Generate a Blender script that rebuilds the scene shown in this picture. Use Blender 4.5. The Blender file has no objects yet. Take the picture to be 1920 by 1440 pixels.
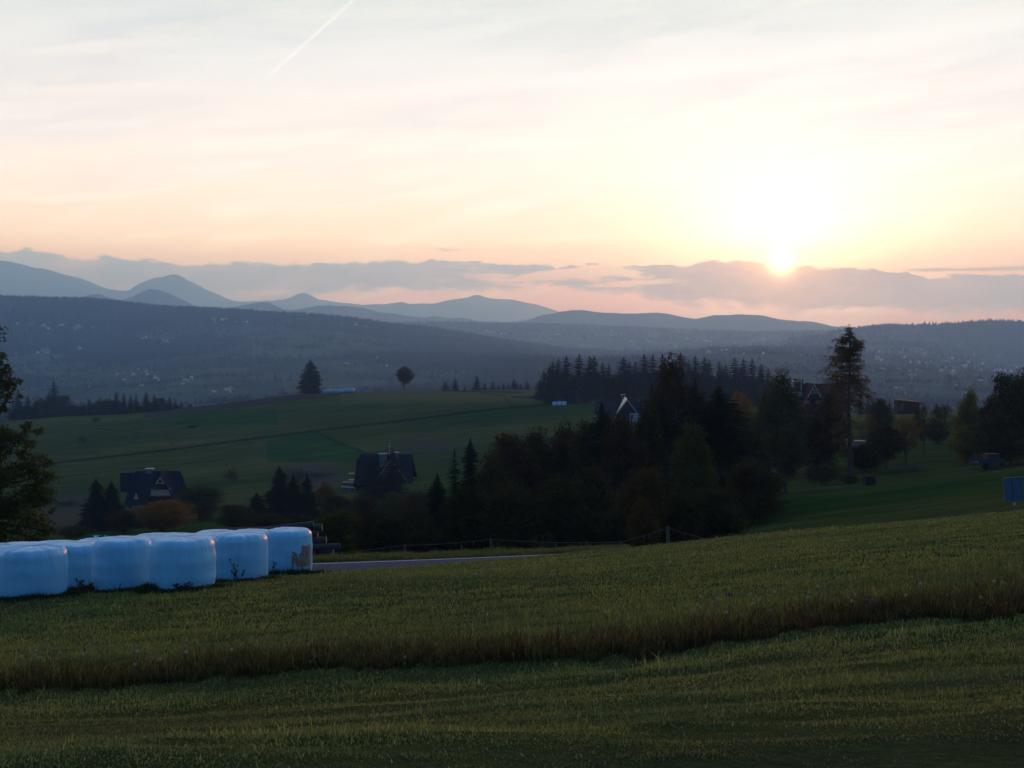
import bpy, bmesh, math, random
import numpy as np
from mathutils import Vector, Matrix
rad = math.radians
S = bpy.context.scene
COL = S.collection

# ---------------------------------------------------------------- camera
F = 2400.0                     # focal length in photo pixels (1920 wide)
HOR = 640.0                    # image row of the true horizon
cam_d = bpy.data.cameras.new('camera'); cam = bpy.data.objects.new('camera', cam_d); COL.objects.link(cam)
cam.location = (0, 0, 0); cam.rotation_euler = (rad(90), 0, 0)
cam_d.sensor_width = 36.0; cam_d.lens = 36.0 * F / 1920.0
cam_d.shift_y = -(720.0 - HOR) / 1920.0
cam_d.clip_start = 0.1; cam_d.clip_end = 60000.0
S.camera = cam

# ---------------------------------------------------------------- sun and sky
SUN_AZ = math.atan((1465 - 960) / F)          # to the right of +Y
SUN_EL = math.atan((HOR - 492) / F * math.cos(SUN_AZ))
sund = Vector((math.sin(SUN_AZ) * math.cos(SUN_EL), math.cos(SUN_AZ) * math.cos(SUN_EL), math.sin(SUN_EL)))
sl = bpy.data.lights.new('sun', 'SUN'); so = bpy.data.objects.new('sun', sl); COL.objects.link(so)
sl.energy = 1.05; sl.angle = rad(2.0); sl.color = (1.0, 0.52, 0.46)
so.rotation_euler = sund.to_track_quat('Z', 'Y').to_euler(); so.location = (0, 0, 40)
SKYK = 1.16

def lin(r, g, b):
    f = lambda c: (c / 255.0 / 12.92) if c / 255.0 <= 0.04045 else ((c / 255.0 + 0.055) / 1.055) ** 2.4
    return (f(r), f(g), f(b), 1.0)

class NB:
    """tiny node builder"""
    def __init__(s, nt): s.nt = nt
    def new(s, t, **k):
        n = s.nt.nodes.new(t)
        for a, b in k.items(): setattr(n, a, b)
        return n
    def put(s, sock, v):
        if isinstance(v, bpy.types.NodeSocket): s.nt.links.new(v, sock)
        elif v is not None: sock.default_value = v
    def m(s, op, a, b=None, c=None, clamp=False):
        n = s.new('ShaderNodeMath', operation=op, use_clamp=clamp)
        s.put(n.inputs[0], a); s.put(n.inputs[1], b); s.put(n.inputs[2], c)
        return n.outputs[0]
    def step(s, v, a, b, lo=0.0, hi=1.0):
        n = s.new('ShaderNodeMapRange', interpolation_type='SMOOTHSTEP')
        s.put(n.inputs[0], v); s.put(n.inputs[1], a); s.put(n.inputs[2], b); s.put(n.inputs[3], lo); s.put(n.inputs[4], hi)
        return n.outputs[0]
    def ramp(s, v, stops, interp='LINEAR'):
        n = s.new('ShaderNodeValToRGB'); n.color_ramp.interpolation = interp
        el = n.color_ramp.elements
        while len(el) < len(stops): el.new(0.5)
        for e, (p, c) in zip(el, stops):
            e.position = p; e.color = c if len(c) == 4 else (*c, 1)
        s.put(n.inputs[0], v)
        return n.outputs[0]
    def mix(s, f, a, b, mode='MIX'):
        n = s.new('ShaderNodeMix', data_type='RGBA', blend_type=mode)
        s.put(n.inputs[0], f); s.put(n.inputs[6], a); s.put(n.inputs[7], b)
        return n.outputs[2]
    def noise(s, vec, scale, detail=3, rough=0.5, dist=0.0, dim='3D'):
        n = s.new('ShaderNodeTexNoise', noise_dimensions=dim)
        if vec is not None: s.put(n.inputs['Vector'], vec)
        n.inputs['Scale'].default_value = scale; n.inputs['Detail'].default_value = detail
        n.inputs['Roughness'].default_value = rough; n.inputs['Distortion'].default_value = dist
        return n.outputs['Fac']
    def xyz(s, x, y, z=0.0):
        n = s.new('ShaderNodeCombineXYZ'); s.put(n.inputs[0], x); s.put(n.inputs[1], y); s.put(n.inputs[2], z)
        return n.outputs[0]

def AZ(px): return math.atan((px - 960) / F)
def EL(px, py): return math.atan((HOR - py) / F * math.cos(AZ(px)))

W = bpy.data.worlds.new('World'); S.world = W; W.use_nodes = True
nt = W.node_tree; nt.nodes.clear(); B = NB(nt)
out = B.new('ShaderNodeOutputWorld')
tc = B.new('ShaderNodeTexCoord').outputs['Generated']
nrm = B.new('ShaderNodeVectorMath', operation='NORMALIZE'); B.put(nrm.inputs[0], tc)
sx = B.new('ShaderNodeSeparateXYZ'); B.put(sx.inputs[0], nrm.outputs[0])
X, Y_, Z = sx.outputs
az = B.m('ARCTAN2', X, Y_)
el = B.m('ARCSINE', Z)
# clear evening sky, colours by elevation (ramp input = elevation / 0.6 rad)
eN = B.m('DIVIDE', el, 0.6, clamp=True)
def e_(py): return EL(960, py) / 0.6
base = B.ramp(eN, [(0.0, lin(250, 160, 150)), (e_(600), lin(252, 168, 156)), (e_(560), lin(255, 190, 170)), (e_(500), lin(254, 218, 190)),
                   (e_(440), lin(254, 226, 200)), (e_(330), lin(252, 235, 217)), (e_(200), lin(247, 241, 234)), (e_(0), lin(243, 243, 242)),
                   (0.62, lin(214, 226, 236)), (1.0, lin(150, 178, 206))])
# pale lavender towards the left low down, warmer near the sun
leftf = B.m('MULTIPLY', B.step(az, AZ(1150), AZ(300)), B.step(el, 0.075, 0.035))
base = B.mix(B.m('MULTIPLY', leftf, 0.75), base, lin(206, 196, 206))
# thin high cloud streaks, tilted
st = B.xyz(B.m('MULTIPLY_ADD', el, 1.2, B.m('MULTIPLY', az, 2.2)), B.m('SUBTRACT', B.m('MULTIPLY', el, 17.0), B.m('MULTIPLY', az, 2.2)))
n1 = B.noise(st, 1.5, 5, 0.55, 0.6)
veil = B.m('MULTIPLY', B.step(n1, 0.42, 0.68), B.step(el, 0.06, 0.17))
base = B.mix(B.m('MULTIPLY', veil, 0.62), base, lin(220, 222, 220))
n1b = B.noise(st, 4.5, 4, 0.6, 0.4)
base = B.mix(B.m('MULTIPLY', B.step(n1b, 0.46, 0.70), 0.5), base, lin(255, 251, 240))
greyL = B.m('MULTIPLY', B.step(az, AZ(1500), AZ(-200)), B.step(el, 0.10, 0.24))
base = B.mix(B.m('MULTIPLY', greyL, B.m('MULTIPLY', B.step(B.noise(st, 0.8, 3, 0.5, 0.5), 0.35, 0.62), 0.4)), base, lin(224, 230, 234))
# long bright cirrus band rising to the right
bc = B.m('SUBTRACT', B.m('SUBTRACT', el, B.m('MULTIPLY_ADD', az, 0.085, 0.198)), B.m('MULTIPLY', B.m('SUBTRACT', B.noise(st, 2.0, 3), 0.5), 0.018))
band = B.m('MULTIPLY', B.step(B.m('ABSOLUTE', bc), 0.010, 0.0), B.step(az, AZ(700), AZ(1050)))
base = B.mix(B.m('MULTIPLY', band, 0.4), base, (1.02, 1.0, 0.96, 1))
# contrail
p0 = (AZ(498), EL(498, 148)); p1 = (AZ(668), EL(668, -6))
dx, dy = p1[0] - p0[0], p1[1] - p0[1]; L = math.hypot(dx, dy)
ta = B.m('DIVIDE', B.m('ADD', B.m('MULTIPLY', B.m('SUBTRACT', az, p0[0]), dx / L), B.m('MULTIPLY', B.m('SUBTRACT', el, p0[1]), dy / L)), L)
ds = B.m('ABSOLUTE', B.m('ADD', B.m('SUBTRACT', B.m('MULTIPLY', B.m('SUBTRACT', az, p0[0]), -dy / L), B.m('MULTIPLY', B.m('SUBTRACT', el, p0[1]), -dx / L)),
                         B.m('MULTIPLY', B.m('SUBTRACT', B.noise(nrm.outputs[0], 40, 2), 0.5), 0.0012)))
ct = B.m('MULTIPLY', B.m('MULTIPLY', B.step(ds, 0.0019, 0.0), B.step(ta, 0.0, 0.04)), B.step(ta, 1.25, 1.1))
base = B.mix(B.m('MULTIPLY', ct, 0.62), base, (1.06, 1.06, 1.05, 1))
# glow round the sun
dotn = B.new('ShaderNodeVectorMath', operation='DOT_PRODUCT'); B.put(dotn.inputs[0], nrm.outputs[0]); dotn.inputs[1].default_value = sund
sd = B.m('ARCCOSINE', B.m('MINIMUM', dotn.outputs['Value'], 0.9999999))
azd = B.m('MULTIPLY', B.m('SUBTRACT', az, SUN_AZ), 0.62)
eld = B.m('MULTIPLY', B.m('SUBTRACT', el, SUN_EL + 0.008), 0.95)
sde = B.m('SQRT', B.m('ADD', B.m('MULTIPLY', azd, azd), B.m('MULTIPLY', eld, eld)))
g1 = B.m('EXPONENT', B.m('MULTIPLY', B.m('POWER', B.m('DIVIDE', sde, 0.042), 1.5), -1.0))
g2 = B.m('EXPONENT', B.m('MULTIPLY', B.m('DIVIDE', sde, 0.13), -1.0))
g3 = B.m('EXPONENT', B.m('MULTIPLY', B.m('DIVIDE', sde, 0.012), -1.0))
def cmul(c, f): 
    n = B.new('ShaderNodeVectorMath', operation='SCALE'); B.put(n.inputs[0], c); B.put(n.inputs[3], f); return n.outputs[0]
def cadd(a, b):
    n = B.new('ShaderNodeVectorMath', operation='ADD'); B.put(n.inputs[0], a); B.put(n.inputs[1], b); return n.outputs[0]
sky_up = cadd(base, cmul((1.0, 0.88, 0.80), B.m('MULTIPLY', g1, 1.4)))
sky_up = cadd(sky_up, cmul((1.0, 0.76, 0.66), B.m('MULTIPLY', g2, 0.20)))
# low bank of cloud along the horizon
cn = B.noise(B.xyz(B.m('MULTIPLY', az, 26), B.m('MULTIPLY', el, 75)), 1.0, 6, 0.62, 0.3)
cn2 = B.noise(B.xyz(B.m('MULTIPLY', az, 15), B.m('MULTIPLY', el, 95), 3.3), 1.0, 5, 0.55, 0.5)
aN = B.m('MULTIPLY_ADD', az, 1.25, 0.5, clamp=True)
def aP(px): return AZ(px) * 1.25 + 0.5
def g(v): return (v, v, v, 1)
botv = B.m('MULTIPLY', B.ramp(aN, [(0, g(.0)), (aP(480), g(.05)), (aP(560), g(.30)), (aP(660), g(.40)), (aP(900), g(.41)), (aP(1060), g(.45)),
                        (aP(1200), g(.37)), (aP(1290), g(.29)), (aP(1500), g(.245)), (1, g(.24))]), 0.1)
topv = B.m('MULTIPLY', B.ramp(aN, [(0, g(.70)), (aP(0), g(.665)), (aP(190), g(.63)), (aP(230), g(.60)), (aP(500), g(.59)), (aP(740), g(.615)), (aP(950), g(.60)), (aP(1150), g(.59)), (aP(1330), g(.625)),
                        (aP(1480), g(.585)), (aP(1620), g(.545)), (aP(1700), g(.50)), (1, g(.50))]), 0.1)
puff = B.noise(B.xyz(B.m('MULTIPLY', az, 60), B.m('MULTIPLY', el, 110), 1.7), 1.0, 5, 0.6, 0.2)
cw = B.m('ADD', B.m('MULTIPLY', B.m('SUBTRACT', cn, 0.5), 0.018), B.m('MULTIPLY', B.m('SUBTRACT', puff, 0.5), 0.008))
ee = B.m('ADD', el, cw)
top = B.step(B.m('SUBTRACT', ee, topv), 0.0016, -0.0012)
bot = B.step(B.m('SUBTRACT', B.m('ADD', el, B.m('MULTIPLY', B.m('SUBTRACT', cn, 0.5), 0.030)), botv), -0.004, 0.004)
mid = B.m('MULTIPLY', B.step(az, AZ(780), AZ(980)), B.step(az, AZ(1330), AZ(1180)))
holes = B.m('MULTIPLY', B.m('MULTIPLY', B.step(cn2, 0.50, 0.60), mid), 1.0)
midL = B.m('MULTIPLY', B.step(az, AZ(350), AZ(560)), B.step(az, AZ(900), AZ(700)))
lowp = B.step(el, 0.047, 0.036)
holes = B.m('MAXIMUM', holes, B.m('MULTIPLY', B.m('MULTIPLY', B.step(cn2, 0.48, 0.62), midL), lowp))
bank = B.m('MULTIPLY', B.m('MULTIPLY', top, bot), B.m('SUBTRACT', 1.0, B.m('MULTIPLY', holes, 0.85)), clamp=True)
# a long thin bar to the right at y ~ 515 and small scraps
bar = B.m('MULTIPLY', B.step(B.m('ABSOLUTE', B.m('SUBTRACT', B.m('MULTIPLY_ADD', B.m('SUBTRACT', cn2, 0.5), 0.006, el), 0.0528)), 0.0020, 0.0004), B.step(az, AZ(1660), AZ(1740)))
bank = B.m('MAXIMUM', bank, B.m('MULTIPLY', bar, 0.8))
scr = B.m('MULTIPLY', B.step(B.m('ABSOLUTE', B.m('SUBTRACT', ee, 0.0715)), 0.0012, 0.0002), B.m('MULTIPLY', B.step(az, AZ(800), AZ(830)), B.step(az, AZ(885), AZ(850))))
bank = B.m('MAXIMUM', bank, B.m('MULTIPLY', scr, 0.55))
ccol = B.ramp(aN, [(0, lin(160, 170, 190)), (aP(300), lin(154, 164, 188)), (aP(800), lin(158, 160, 184)), (aP(1150), lin(172, 162, 182)), (aP(1440), lin(220, 182, 180)), (aP(1650), lin(190, 168, 184)), (aP(1850), lin(166, 158, 184)), (1, lin(160, 156, 184))])
ccol = B.mix(B.m('MULTIPLY', B.step(cn, 0.40, 0.68), 0.38), ccol, lin(218, 198, 204))
ccol = B.mix(B.m('MULTIPLY', B.step(puff, 0.55, 0.35), 0.25), ccol, lin(140, 150, 172))
# bright rim on the top edge of the bank, strongest near the sun
rim = B.m('MULTIPLY', B.step(B.m('ABSOLUTE', B.m('SUBTRACT', B.m('SUBTRACT', ee, topv), 0.0002)), 0.0016, 0.0002), B.m('EXPONENT', B.m('MULTIPLY', B.m('ABSOLUTE', B.m('SUBTRACT', az, SUN_AZ)), -7.0)))
ccol = cadd(ccol, cmul((1.0, 0.62, 0.36), B.m('ADD', B.m('MULTIPLY', g3, 1.6), B.m('MULTIPLY', B.m('EXPONENT', B.m('MULTIPLY', B.m('DIVIDE', sd, 0.035), -1.0)), 0.28))))
front = B.mix(bank, sky_up, ccol)
front = cadd(front, cmul((1.0, 0.72, 0.42), B.m('MULTIPLY', rim, 0.55)))
front = cadd(front, cmul((1.0, 0.9, 0.75), B.m('MULTIPLY', B.m('EXPONENT', B.m('MULTIPLY', B.m('POWER', B.m('DIVIDE', sd, 0.0075), 1.6), -1.0)), 5.0)))
# low sky is brighter and warmer behind the valley haze
def ce(py, c): return (EL(960, py) / 0.6, (c[0] / 2, c[1] / 2, c[2] / 2, 1))
comp = B.ramp(eN, [(0.0, (.22, .30, .5, 1)), ce(600, (.42, .60, 1.25)), ce(566, (.60, .80, 1.42)), ce(520, (.70, .90, 1.45)), ce(480, (.96, 1.30, 2.1)), ce(450, (1.08, 1.50, 2.4)), ce(400, (1.12, 1.42, 2.15)), ce(200, (.98, 1.09, 1.38)), ce(0, (.80, .91, 1.0)), (1.0, (.5, .5, .5, 1))])
front = cmul(B.mix(1.0, front, comp, 'MULTIPLY'), 2.0)
# the rest of the vault: dusk sky model plus an even blue added as fill light
nish = B.new('ShaderNodeTexSky'); nish.sky_type = 'NISHITA'; nish.sun_disc = False
nish.sun_elevation = SUN_EL; nish.sun_rotation = SUN_AZ; nish.air_density = 1.0; nish.dust_density = 0.6; nish.ozone_density = 2.0
vault = cadd(cmul(nish.outputs[0], 0.10), (0.030, 0.102, 0.250))
w_up = B.step(el, 1.25, 0.60)
w_az = B.step(B.m('COSINE', B.m('SUBTRACT', az, 0.1)), -0.15, 0.75)
wf = B.m('MULTIPLY', w_up, w_az)
skyc = B.mix(wf, vault, front)
bg = B.new('ShaderNodeBackground'); B.put(bg.inputs[0], skyc); bg.inputs[1].default_value = SKYK
nt.links.new(bg.outputs[0], out.inputs[0])
W.cycles.sampling_method = 'MANUAL'; W.cycles.sample_map_resolution = 2048

S.render.engine = 'CYCLES'
S.view_settings.view_transform = 'Standard'; S.view_settings.look = 'None'
S.view_settings.exposure = 0.0; S.view_settings.gamma = 1.0
S.cycles.use_denoising = True
S.cycles.volume_bounces = 1; S.cycles.max_bounces = 6; S.cycles.transparent_max_bounces = 8
S.cycles.sample_clamp_indirect = 4.0

# ---------------------------------------------------------------- small helpers
def tag(o, label=None, cat=None, group=None, kind=None):
    if label: o['label'] = label
    if cat: o['category'] = cat
    if group: o['group'] = group
    if kind: o['kind'] = kind
    return o

def empty(name, loc, rz=0.0):
    o = bpy.data.objects.new(name, None); COL.objects.link(o)
    o.location = loc; o.rotation_euler = (0, 0, rz); o.empty_display_size = 0.5
    return o

def npmesh(name, verts, faces_flat, sizes, mat, parent=None, col=None, smooth=False, mats=None, mi=None):
    """mesh from numpy arrays: verts (n,3), flat loop indices, face sizes"""
    me = bpy.data.meshes.new(name)
    verts = np.asarray(verts, dtype=np.float32); fl = np.asarray(faces_flat, dtype=np.int32); sz = np.asarray(sizes, dtype=np.int32)
    me.vertices.add(len(verts)); me.vertices.foreach_set('co', verts.ravel())
    me.loops.add(len(fl)); me.loops.foreach_set('vertex_index', fl)
    me.polygons.add(len(sz))
    st = np.zeros(len(sz), dtype=np.int32); st[1:] = np.cumsum(sz)[:-1]
    me.polygons.foreach_set('loop_start', st)
    me.update(calc_edges=True)
    me.polygons.foreach_set('use_smooth', np.full(len(sz), smooth, dtype=bool))
    if col is not None:
        a = me.color_attributes.new('col', 'FLOAT_COLOR', 'POINT')
        c4 = np.ones((len(verts), 4), dtype=np.float32); c4[:, :3] = col
        a.data.foreach_set('color', c4.ravel())
    for m_ in (mats or [mat]): me.materials.append(m_)
    if mi is not None: me.polygons.foreach_set('material_index', np.asarray(mi, dtype=np.int32))
    me.update()
    if parent is False: return me
    o = bpy.data.objects.new(name, me); COL.objects.link(o)
    if parent is not None: o.parent = parent
    return o

class MB:
    """collects simple solids and links them as one mesh object"""
    def __init__(s): s.v = []; s.f = []
    def poly(s, pts):
        b = len(s.v); s.v += [tuple(p) for p in pts]; s.f.append(tuple(range(b, b + len(pts)))); return s
    def box(s, c, d, rz=0.0, rx=0.0, ry=0.0):
        M = Matrix.Translation(c) @ Matrix.Rotation(rz, 4, 'Z') @ Matrix.Rotation(rx, 4, 'X') @ Matrix.Rotation(ry, 4, 'Y')
        b = len(s.v)
        for k in range(8):
            p = Vector(((k & 1) - .5, ((k >> 1) & 1) - .5, ((k >> 2) & 1) - .5))
            s.v.append(tuple(M @ Vector((p.x * d[0], p.y * d[1], p.z * d[2]))))
        for q in ((0, 2, 3, 1), (4, 5, 7, 6), (0, 1, 5, 4), (2, 6, 7, 3), (0, 4, 6, 2), (1, 3, 7, 5)): s.f.append(tuple(b + i for i in q))
        return s
    def prism(s, pts, axis_vec):
        """closed polygon pts extruded by axis_vec"""
        n = len(pts); b = len(s.v); a = Vector(axis_vec)
        s.v += [tuple(p) for p in pts] + [tuple(Vector(p) + a) for p in pts]
        s.f.append(tuple(b + i for i in range(n))[::-1]); s.f.append(tuple(b + n + i for i in range(n)))
        for i in range(n):
            j = (i + 1) % n; s.f.append((b + i, b + j, b + n + j, b + n + i))
        return s
    def tube(s, pts, rs, n=6, cap=True):
        pts = [Vector(p) for p in pts]; b = len(s.v)
        for i, p in enumerate(pts):
            d = (pts[min(i + 1, len(pts) - 1)] - pts[max(i - 1, 0)]).normalized()
            u = d.cross(Vector((0, 1, 0.03))) if abs(d.y) < 0.9 else d.cross(Vector((1, 0, 0)))
            u.normalize(); w = d.cross(u)
            r = rs[i] if hasattr(rs, '__len__') else rs
            for k in range(n):
                t = 2 * math.pi * k / n
                s.v.append(tuple(p + (u * math.cos(t) + w * math.sin(t)) * r))
        for i in range(len(pts) - 1):
            for k in range(n):
                k2 = (k + 1) % n
                s.f.append((b + i * n + k, b + i * n + k2, b + (i + 1) * n + k2, b + (i + 1) * n + k))
        if cap:
            s.f.append(tuple(b + k for k in range(n))[::-1]); e = b + (len(pts) - 1) * n
            s.f.append(tuple(e + k for k in range(n)))
        return s
    def build(s, name, mat, parent=None, smooth=False, col=None):
        me = bpy.data.meshes.new(name); me.from_pydata(s.v, [], s.f); me.materials.append(mat)
        if smooth: me.polygons.foreach_set('use_smooth', [True] * len(me.polygons))
        me.update()
        if parent is False: return me
        o = bpy.data.objects.new(name, me); COL.objects.link(o)
        if parent is not None: o.parent = parent
        return o

def vn(x, y, seed=0):
    """value noise in 0..1, numpy"""
    x = np.asarray(x, dtype=np.float64); y = np.asarray(y, dtype=np.float64)
    xi = np.floor(x); yi = np.floor(y); fx = x - xi; fy = y - yi
    fx = fx * fx * (3 - 2 * fx); fy = fy * fy * (3 - 2 * fy)
    def h(a, b):
        s = np.sin(a * 127.1 + b * 311.7 + seed * 74.7) * 43758.5453
        return s - np.floor(s)
    return (h(xi, yi) * (1 - fx) + h(xi + 1, yi) * fx) * (1 - fy) + (h(xi, yi + 1) * (1 - fx) + h(xi + 1, yi + 1) * fx) * fy
def fbm(x, y, seed=0, o=4):
    s = 0; a = 0.5; t = 0
    for k in range(o):
        s = s + a * vn(x * 2 ** k, y * 2 ** k, seed + k); t += a; a *= 0.5
    return s / t

# ---------------------------------------------------------------- materials
def mat(name):
    m_ = bpy.data.materials.new(name); m_.use_nodes = True
    n = m_.node_tree; n.nodes.clear()
    o = n.nodes.new('ShaderNodeOutputMaterial')
    return m_, NB(n), o

def plain(name, col, rough=0.7, var=0.25, scale=6.0, metal=0.0, bump=0.0, stretch=(1, 1, 1), spec=0.4):
    m_, b, o = mat(name)
    tcn = b.new('ShaderNodeTexCoord').outputs['Object']
    mp = b.new('ShaderNodeMapping'); mp.inputs['Scale'].default_value = stretch; b.put(mp.inputs[0], tcn)
    nz = b.noise(mp.outputs[0], scale, 5, 0.6)
    p = b.new('ShaderNodeBsdfPrincipled')
    c0 = tuple(max(0, c * (1 - var)) for c in col); c1 = tuple(min(1, c * (1 + var)) for c in col)
    b.put(p.inputs['Base Color'], b.ramp(nz, [(0.3, c0), (0.7, c1)]))
    p.inputs['Roughness'].default_value = rough; p.inputs['Metallic'].default_value = metal; p.inputs['Specular IOR Level'].default_value = spec
    if bump:
        bp = b.new('ShaderNodeBump'); bp.inputs['Strength'].default_value = bump; b.put(bp.inputs['Height'], nz); b.put(p.inputs['Normal'], bp.outputs[0])
    m_.node_tree.links.new(p.outputs[0], o.inputs[0])
    return m_

def leafy(name, c0, c1, transl=0.35, attr=False, rough=True):
    """foliage: colour differs from leaf to leaf and from clump to clump; thin and partly translucent"""
    m_, b, o = mat(name)
    if attr:
        a = b.new('ShaderNodeAttribute'); a.attribute_name = 'col'; base_ = a.outputs['Color']
        ge = b.new('ShaderNodeNewGeometry').outputs['Random Per Island']
        colr = b.mix(1.0, base_, b.ramp(ge, [(0, (0.72, 0.72, 0.72)), (1, (1.28, 1.28, 1.28))]), 'MULTIPLY')
    else:
        ge = b.new('ShaderNodeNewGeometry').outputs['Random Per Island']
        ob = b.new('ShaderNodeTexCoord').outputs['Object']
        rnd = b.new('ShaderNodeObjectInfo').outputs['Random']
        f = b.m('MULTIPLY_ADD', ge, 0.45, b.m('MULTIPLY', b.noise(ob, 0.7, 2), 0.55))
        f = b.m('ADD', f, b.m('MULTIPLY', b.m('SUBTRACT', rnd, 0.5), 0.25))
        colr = b.ramp(f, [(0.15, c0), (0.85, c1)])
    d = b.new('ShaderNodeBsdfDiffuse'); b.put(d.inputs[0], colr)
    t = b.new('ShaderNodeBsdfTranslucent'); b.put(t.inputs[0], colr)
    mx = b.new('ShaderNodeMixShader'); mx.inputs[0].default_value = transl
    b.put(mx.inputs[1], d.outputs[0]); b.put(mx.inputs[2], t.outputs[0])
    m_.node_tree.links.new(mx.outputs[0], o.inputs[0])
    return m_

MAT = {}
MAT['bark'] = plain('bark', (0.045, 0.036, 0.03), 0.95, 0.4, 5, stretch=(3, 3, 0.6), bump=0.4)
MAT['spruce'] = leafy('spruce_needles', (0.009, 0.012, 0.007), (0.026, 0.030, 0.013), 0.2)
MAT['larch'] = leafy('larch_needles', (0.065, 0.043, 0.013), (0.14, 0.088, 0.022), 0.55)
MAT['dark_leaf'] = leafy('dark_leaves', (0.020, 0.019, 0.007), (0.062, 0.053, 0.016), 0.4)
MAT['green_leaf'] = leafy('green_leaves', (0.026, 0.032, 0.009), (0.075, 0.078, 0.018), 0.4)
MAT['yellow_leaf'] = leafy('yellow_green_leaves', (0.06, 0.068, 0.012), (0.15, 0.15, 0.026), 0.45)
MAT['olive_leaf'] = leafy('olive_brown_leaves', (0.022, 0.018, 0.008), (0.050, 0.036, 0.014), 0.35)
MAT['amber_leaf'] = leafy('amber_leaves', (0.042, 0.028, 0.009), (0.105, 0.066, 0.018), 0.4)
MAT['brown_leaf'] = leafy('brown_leaves', (0.026, 0.016, 0.008), (0.058, 0.036, 0.014), 0.35)
MAT['rust_leaf'] = leafy('rust_leaves', (0.034, 0.020, 0.008), (0.075, 0.044, 0.016), 0.35)
MAT['orange_leaf'] = leafy('orange_leaves', (0.10, 0.045, 0.009), (0.24, 0.11, 0.016), 0.4)
MAT['scrub'] = leafy('bare_scrub_twigs', (0.03, 0.024, 0.024), (0.06, 0.048, 0.046), 0.2)
MAT['grass'] = leafy('grass_blades', None, None, 0.42, attr=True)
MAT['far_wood'] = leafy('far_wood_foliage', (0.008, 0.012, 0.009), (0.022, 0.026, 0.016), 0.1)

# ---------------------------------------------------------------- the lie of the land
def pchip(xk, yk, x):
    xk = np.asarray(xk, float); yk = np.asarray(yk, float)
    if yk.ndim == 1: yk = yk[:, None]; sq = True
    else: sq = False
    h = np.diff(xk)[:, None]; d = np.diff(yk, axis=0) / h
    m_ = np.zeros_like(yk)
    w1 = 2 * h[1:] + h[:-1]; w2 = h[1:] + 2 * h[:-1]
    same = (d[:-1] * d[1:]) > 0
    with np.errstate(divide='ignore', invalid='ignore'):
        hm = (w1 + w2) / (w1 / d[:-1] + w2 / d[1:])
    m_[1:-1] = np.where(same, hm, 0); m_[0] = d[0]; m_[-1] = d[-1]
    x = np.clip(x, xk[0], xk[-1])
    i = np.clip(np.searchsorted(xk, x, side='right') - 1, 0, len(xk) - 2)
    hh = h[i]; t = ((x - xk[i])[:, None]) / hh
    r = (yk[i] * (1 + 2 * t) * (1 - t) ** 2 + m_[i] * hh * t * (1 - t) ** 2 + yk[i + 1] * t * t * (3 - 2 * t) + m_[i + 1] * hh * t * t * (t - 1))
    return r[:, 0] if sq else r

PXC = [0, 300, 600, 960, 1250, 1440, 1650, 1920]
NEAR = [  # distance, photo row of the ground there at the columns PXC
    (2.0, [2345, 2338, 2328, 2312, 2300, 2290, 2280, 2265]),
    (4.8, [1468, 1461, 1452, 1440, 1430, 1424, 1416, 1402]),
    (8.0, [1380, 1370, 1356, 1336, 1316, 1302, 1288, 1266]),
    (11.6, [1319, 1305, 1284, 1263, 1239, 1213, 1190, 1165]),
    (12.3, [1291, 1276, 1254, 1234, 1211, 1185, 1161, 1135]),
    (18.0, [1200, 1185, 1166, 1142, 1118, 1100, 1082, 1058]),
    (24.0, [1128, 1112, 1097, 1082, 1060, 1043, 1022, 998]),
    (30.0, [1107, 1094, 1081, 1064, 1040, 1020, 1003, 978]),
    (36.0, [1098, 1087, 1076, 1053, 1027, 1008, 990, 964]),
    (42.0, [1095, 1085, 1075, 1048, 1021, 1001, 983, 958]),
    (46.0, [1100, 1098, 1090, 1064, 1036, 1014, 997, 972]),
    (52.0, [1075, 1066, 1057, 1044, 1030, 1018, 1000, 975]),
    (55.0, [1065, 1057, 1050, 1038, 1028, 1020, 1000, 973]),
    (62.0, [1070, 1062, 1056, 1046, 1036, 1022, 1000, 968]),
    (75.0, [1080, 1075, 1068, 1058, 1044, 1012, 988, 950]),
    (100., [1075, 1065, 1050, 1040, 1020, 975, 945, 912]),
    (150., [1040, 1025, 1010, 995, 960, 920, 898, 868]),
    (200., [1010, 995, 975, 940, 905, 862, 838, 828]),
    (240., [985, 975, 955, 910, 875, 826, 800, 798]),
    (280., [965, 955, 935, 885, 850, 802, 776, 770]),
    (300., [955, 945, 922, 868, 836, 796, 774, 770]),
    (370., [905, 893, 866, 814, 790, 780, 788, 790]),
    (450., [858, 838, 803, 763, 750, 765, 800, 805]),
    (520., [824, 803, 763, 740, 740, 765, 810, 820]),
    (600., [790, 771, 737, 731, 740, 775, 815, 825]),
    (700., [793, 784, 756, 748, 765, 790, 815, 825]),
    (900., [805, 800, 790, 780, 785, 795, 810, 815]),
]
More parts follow.
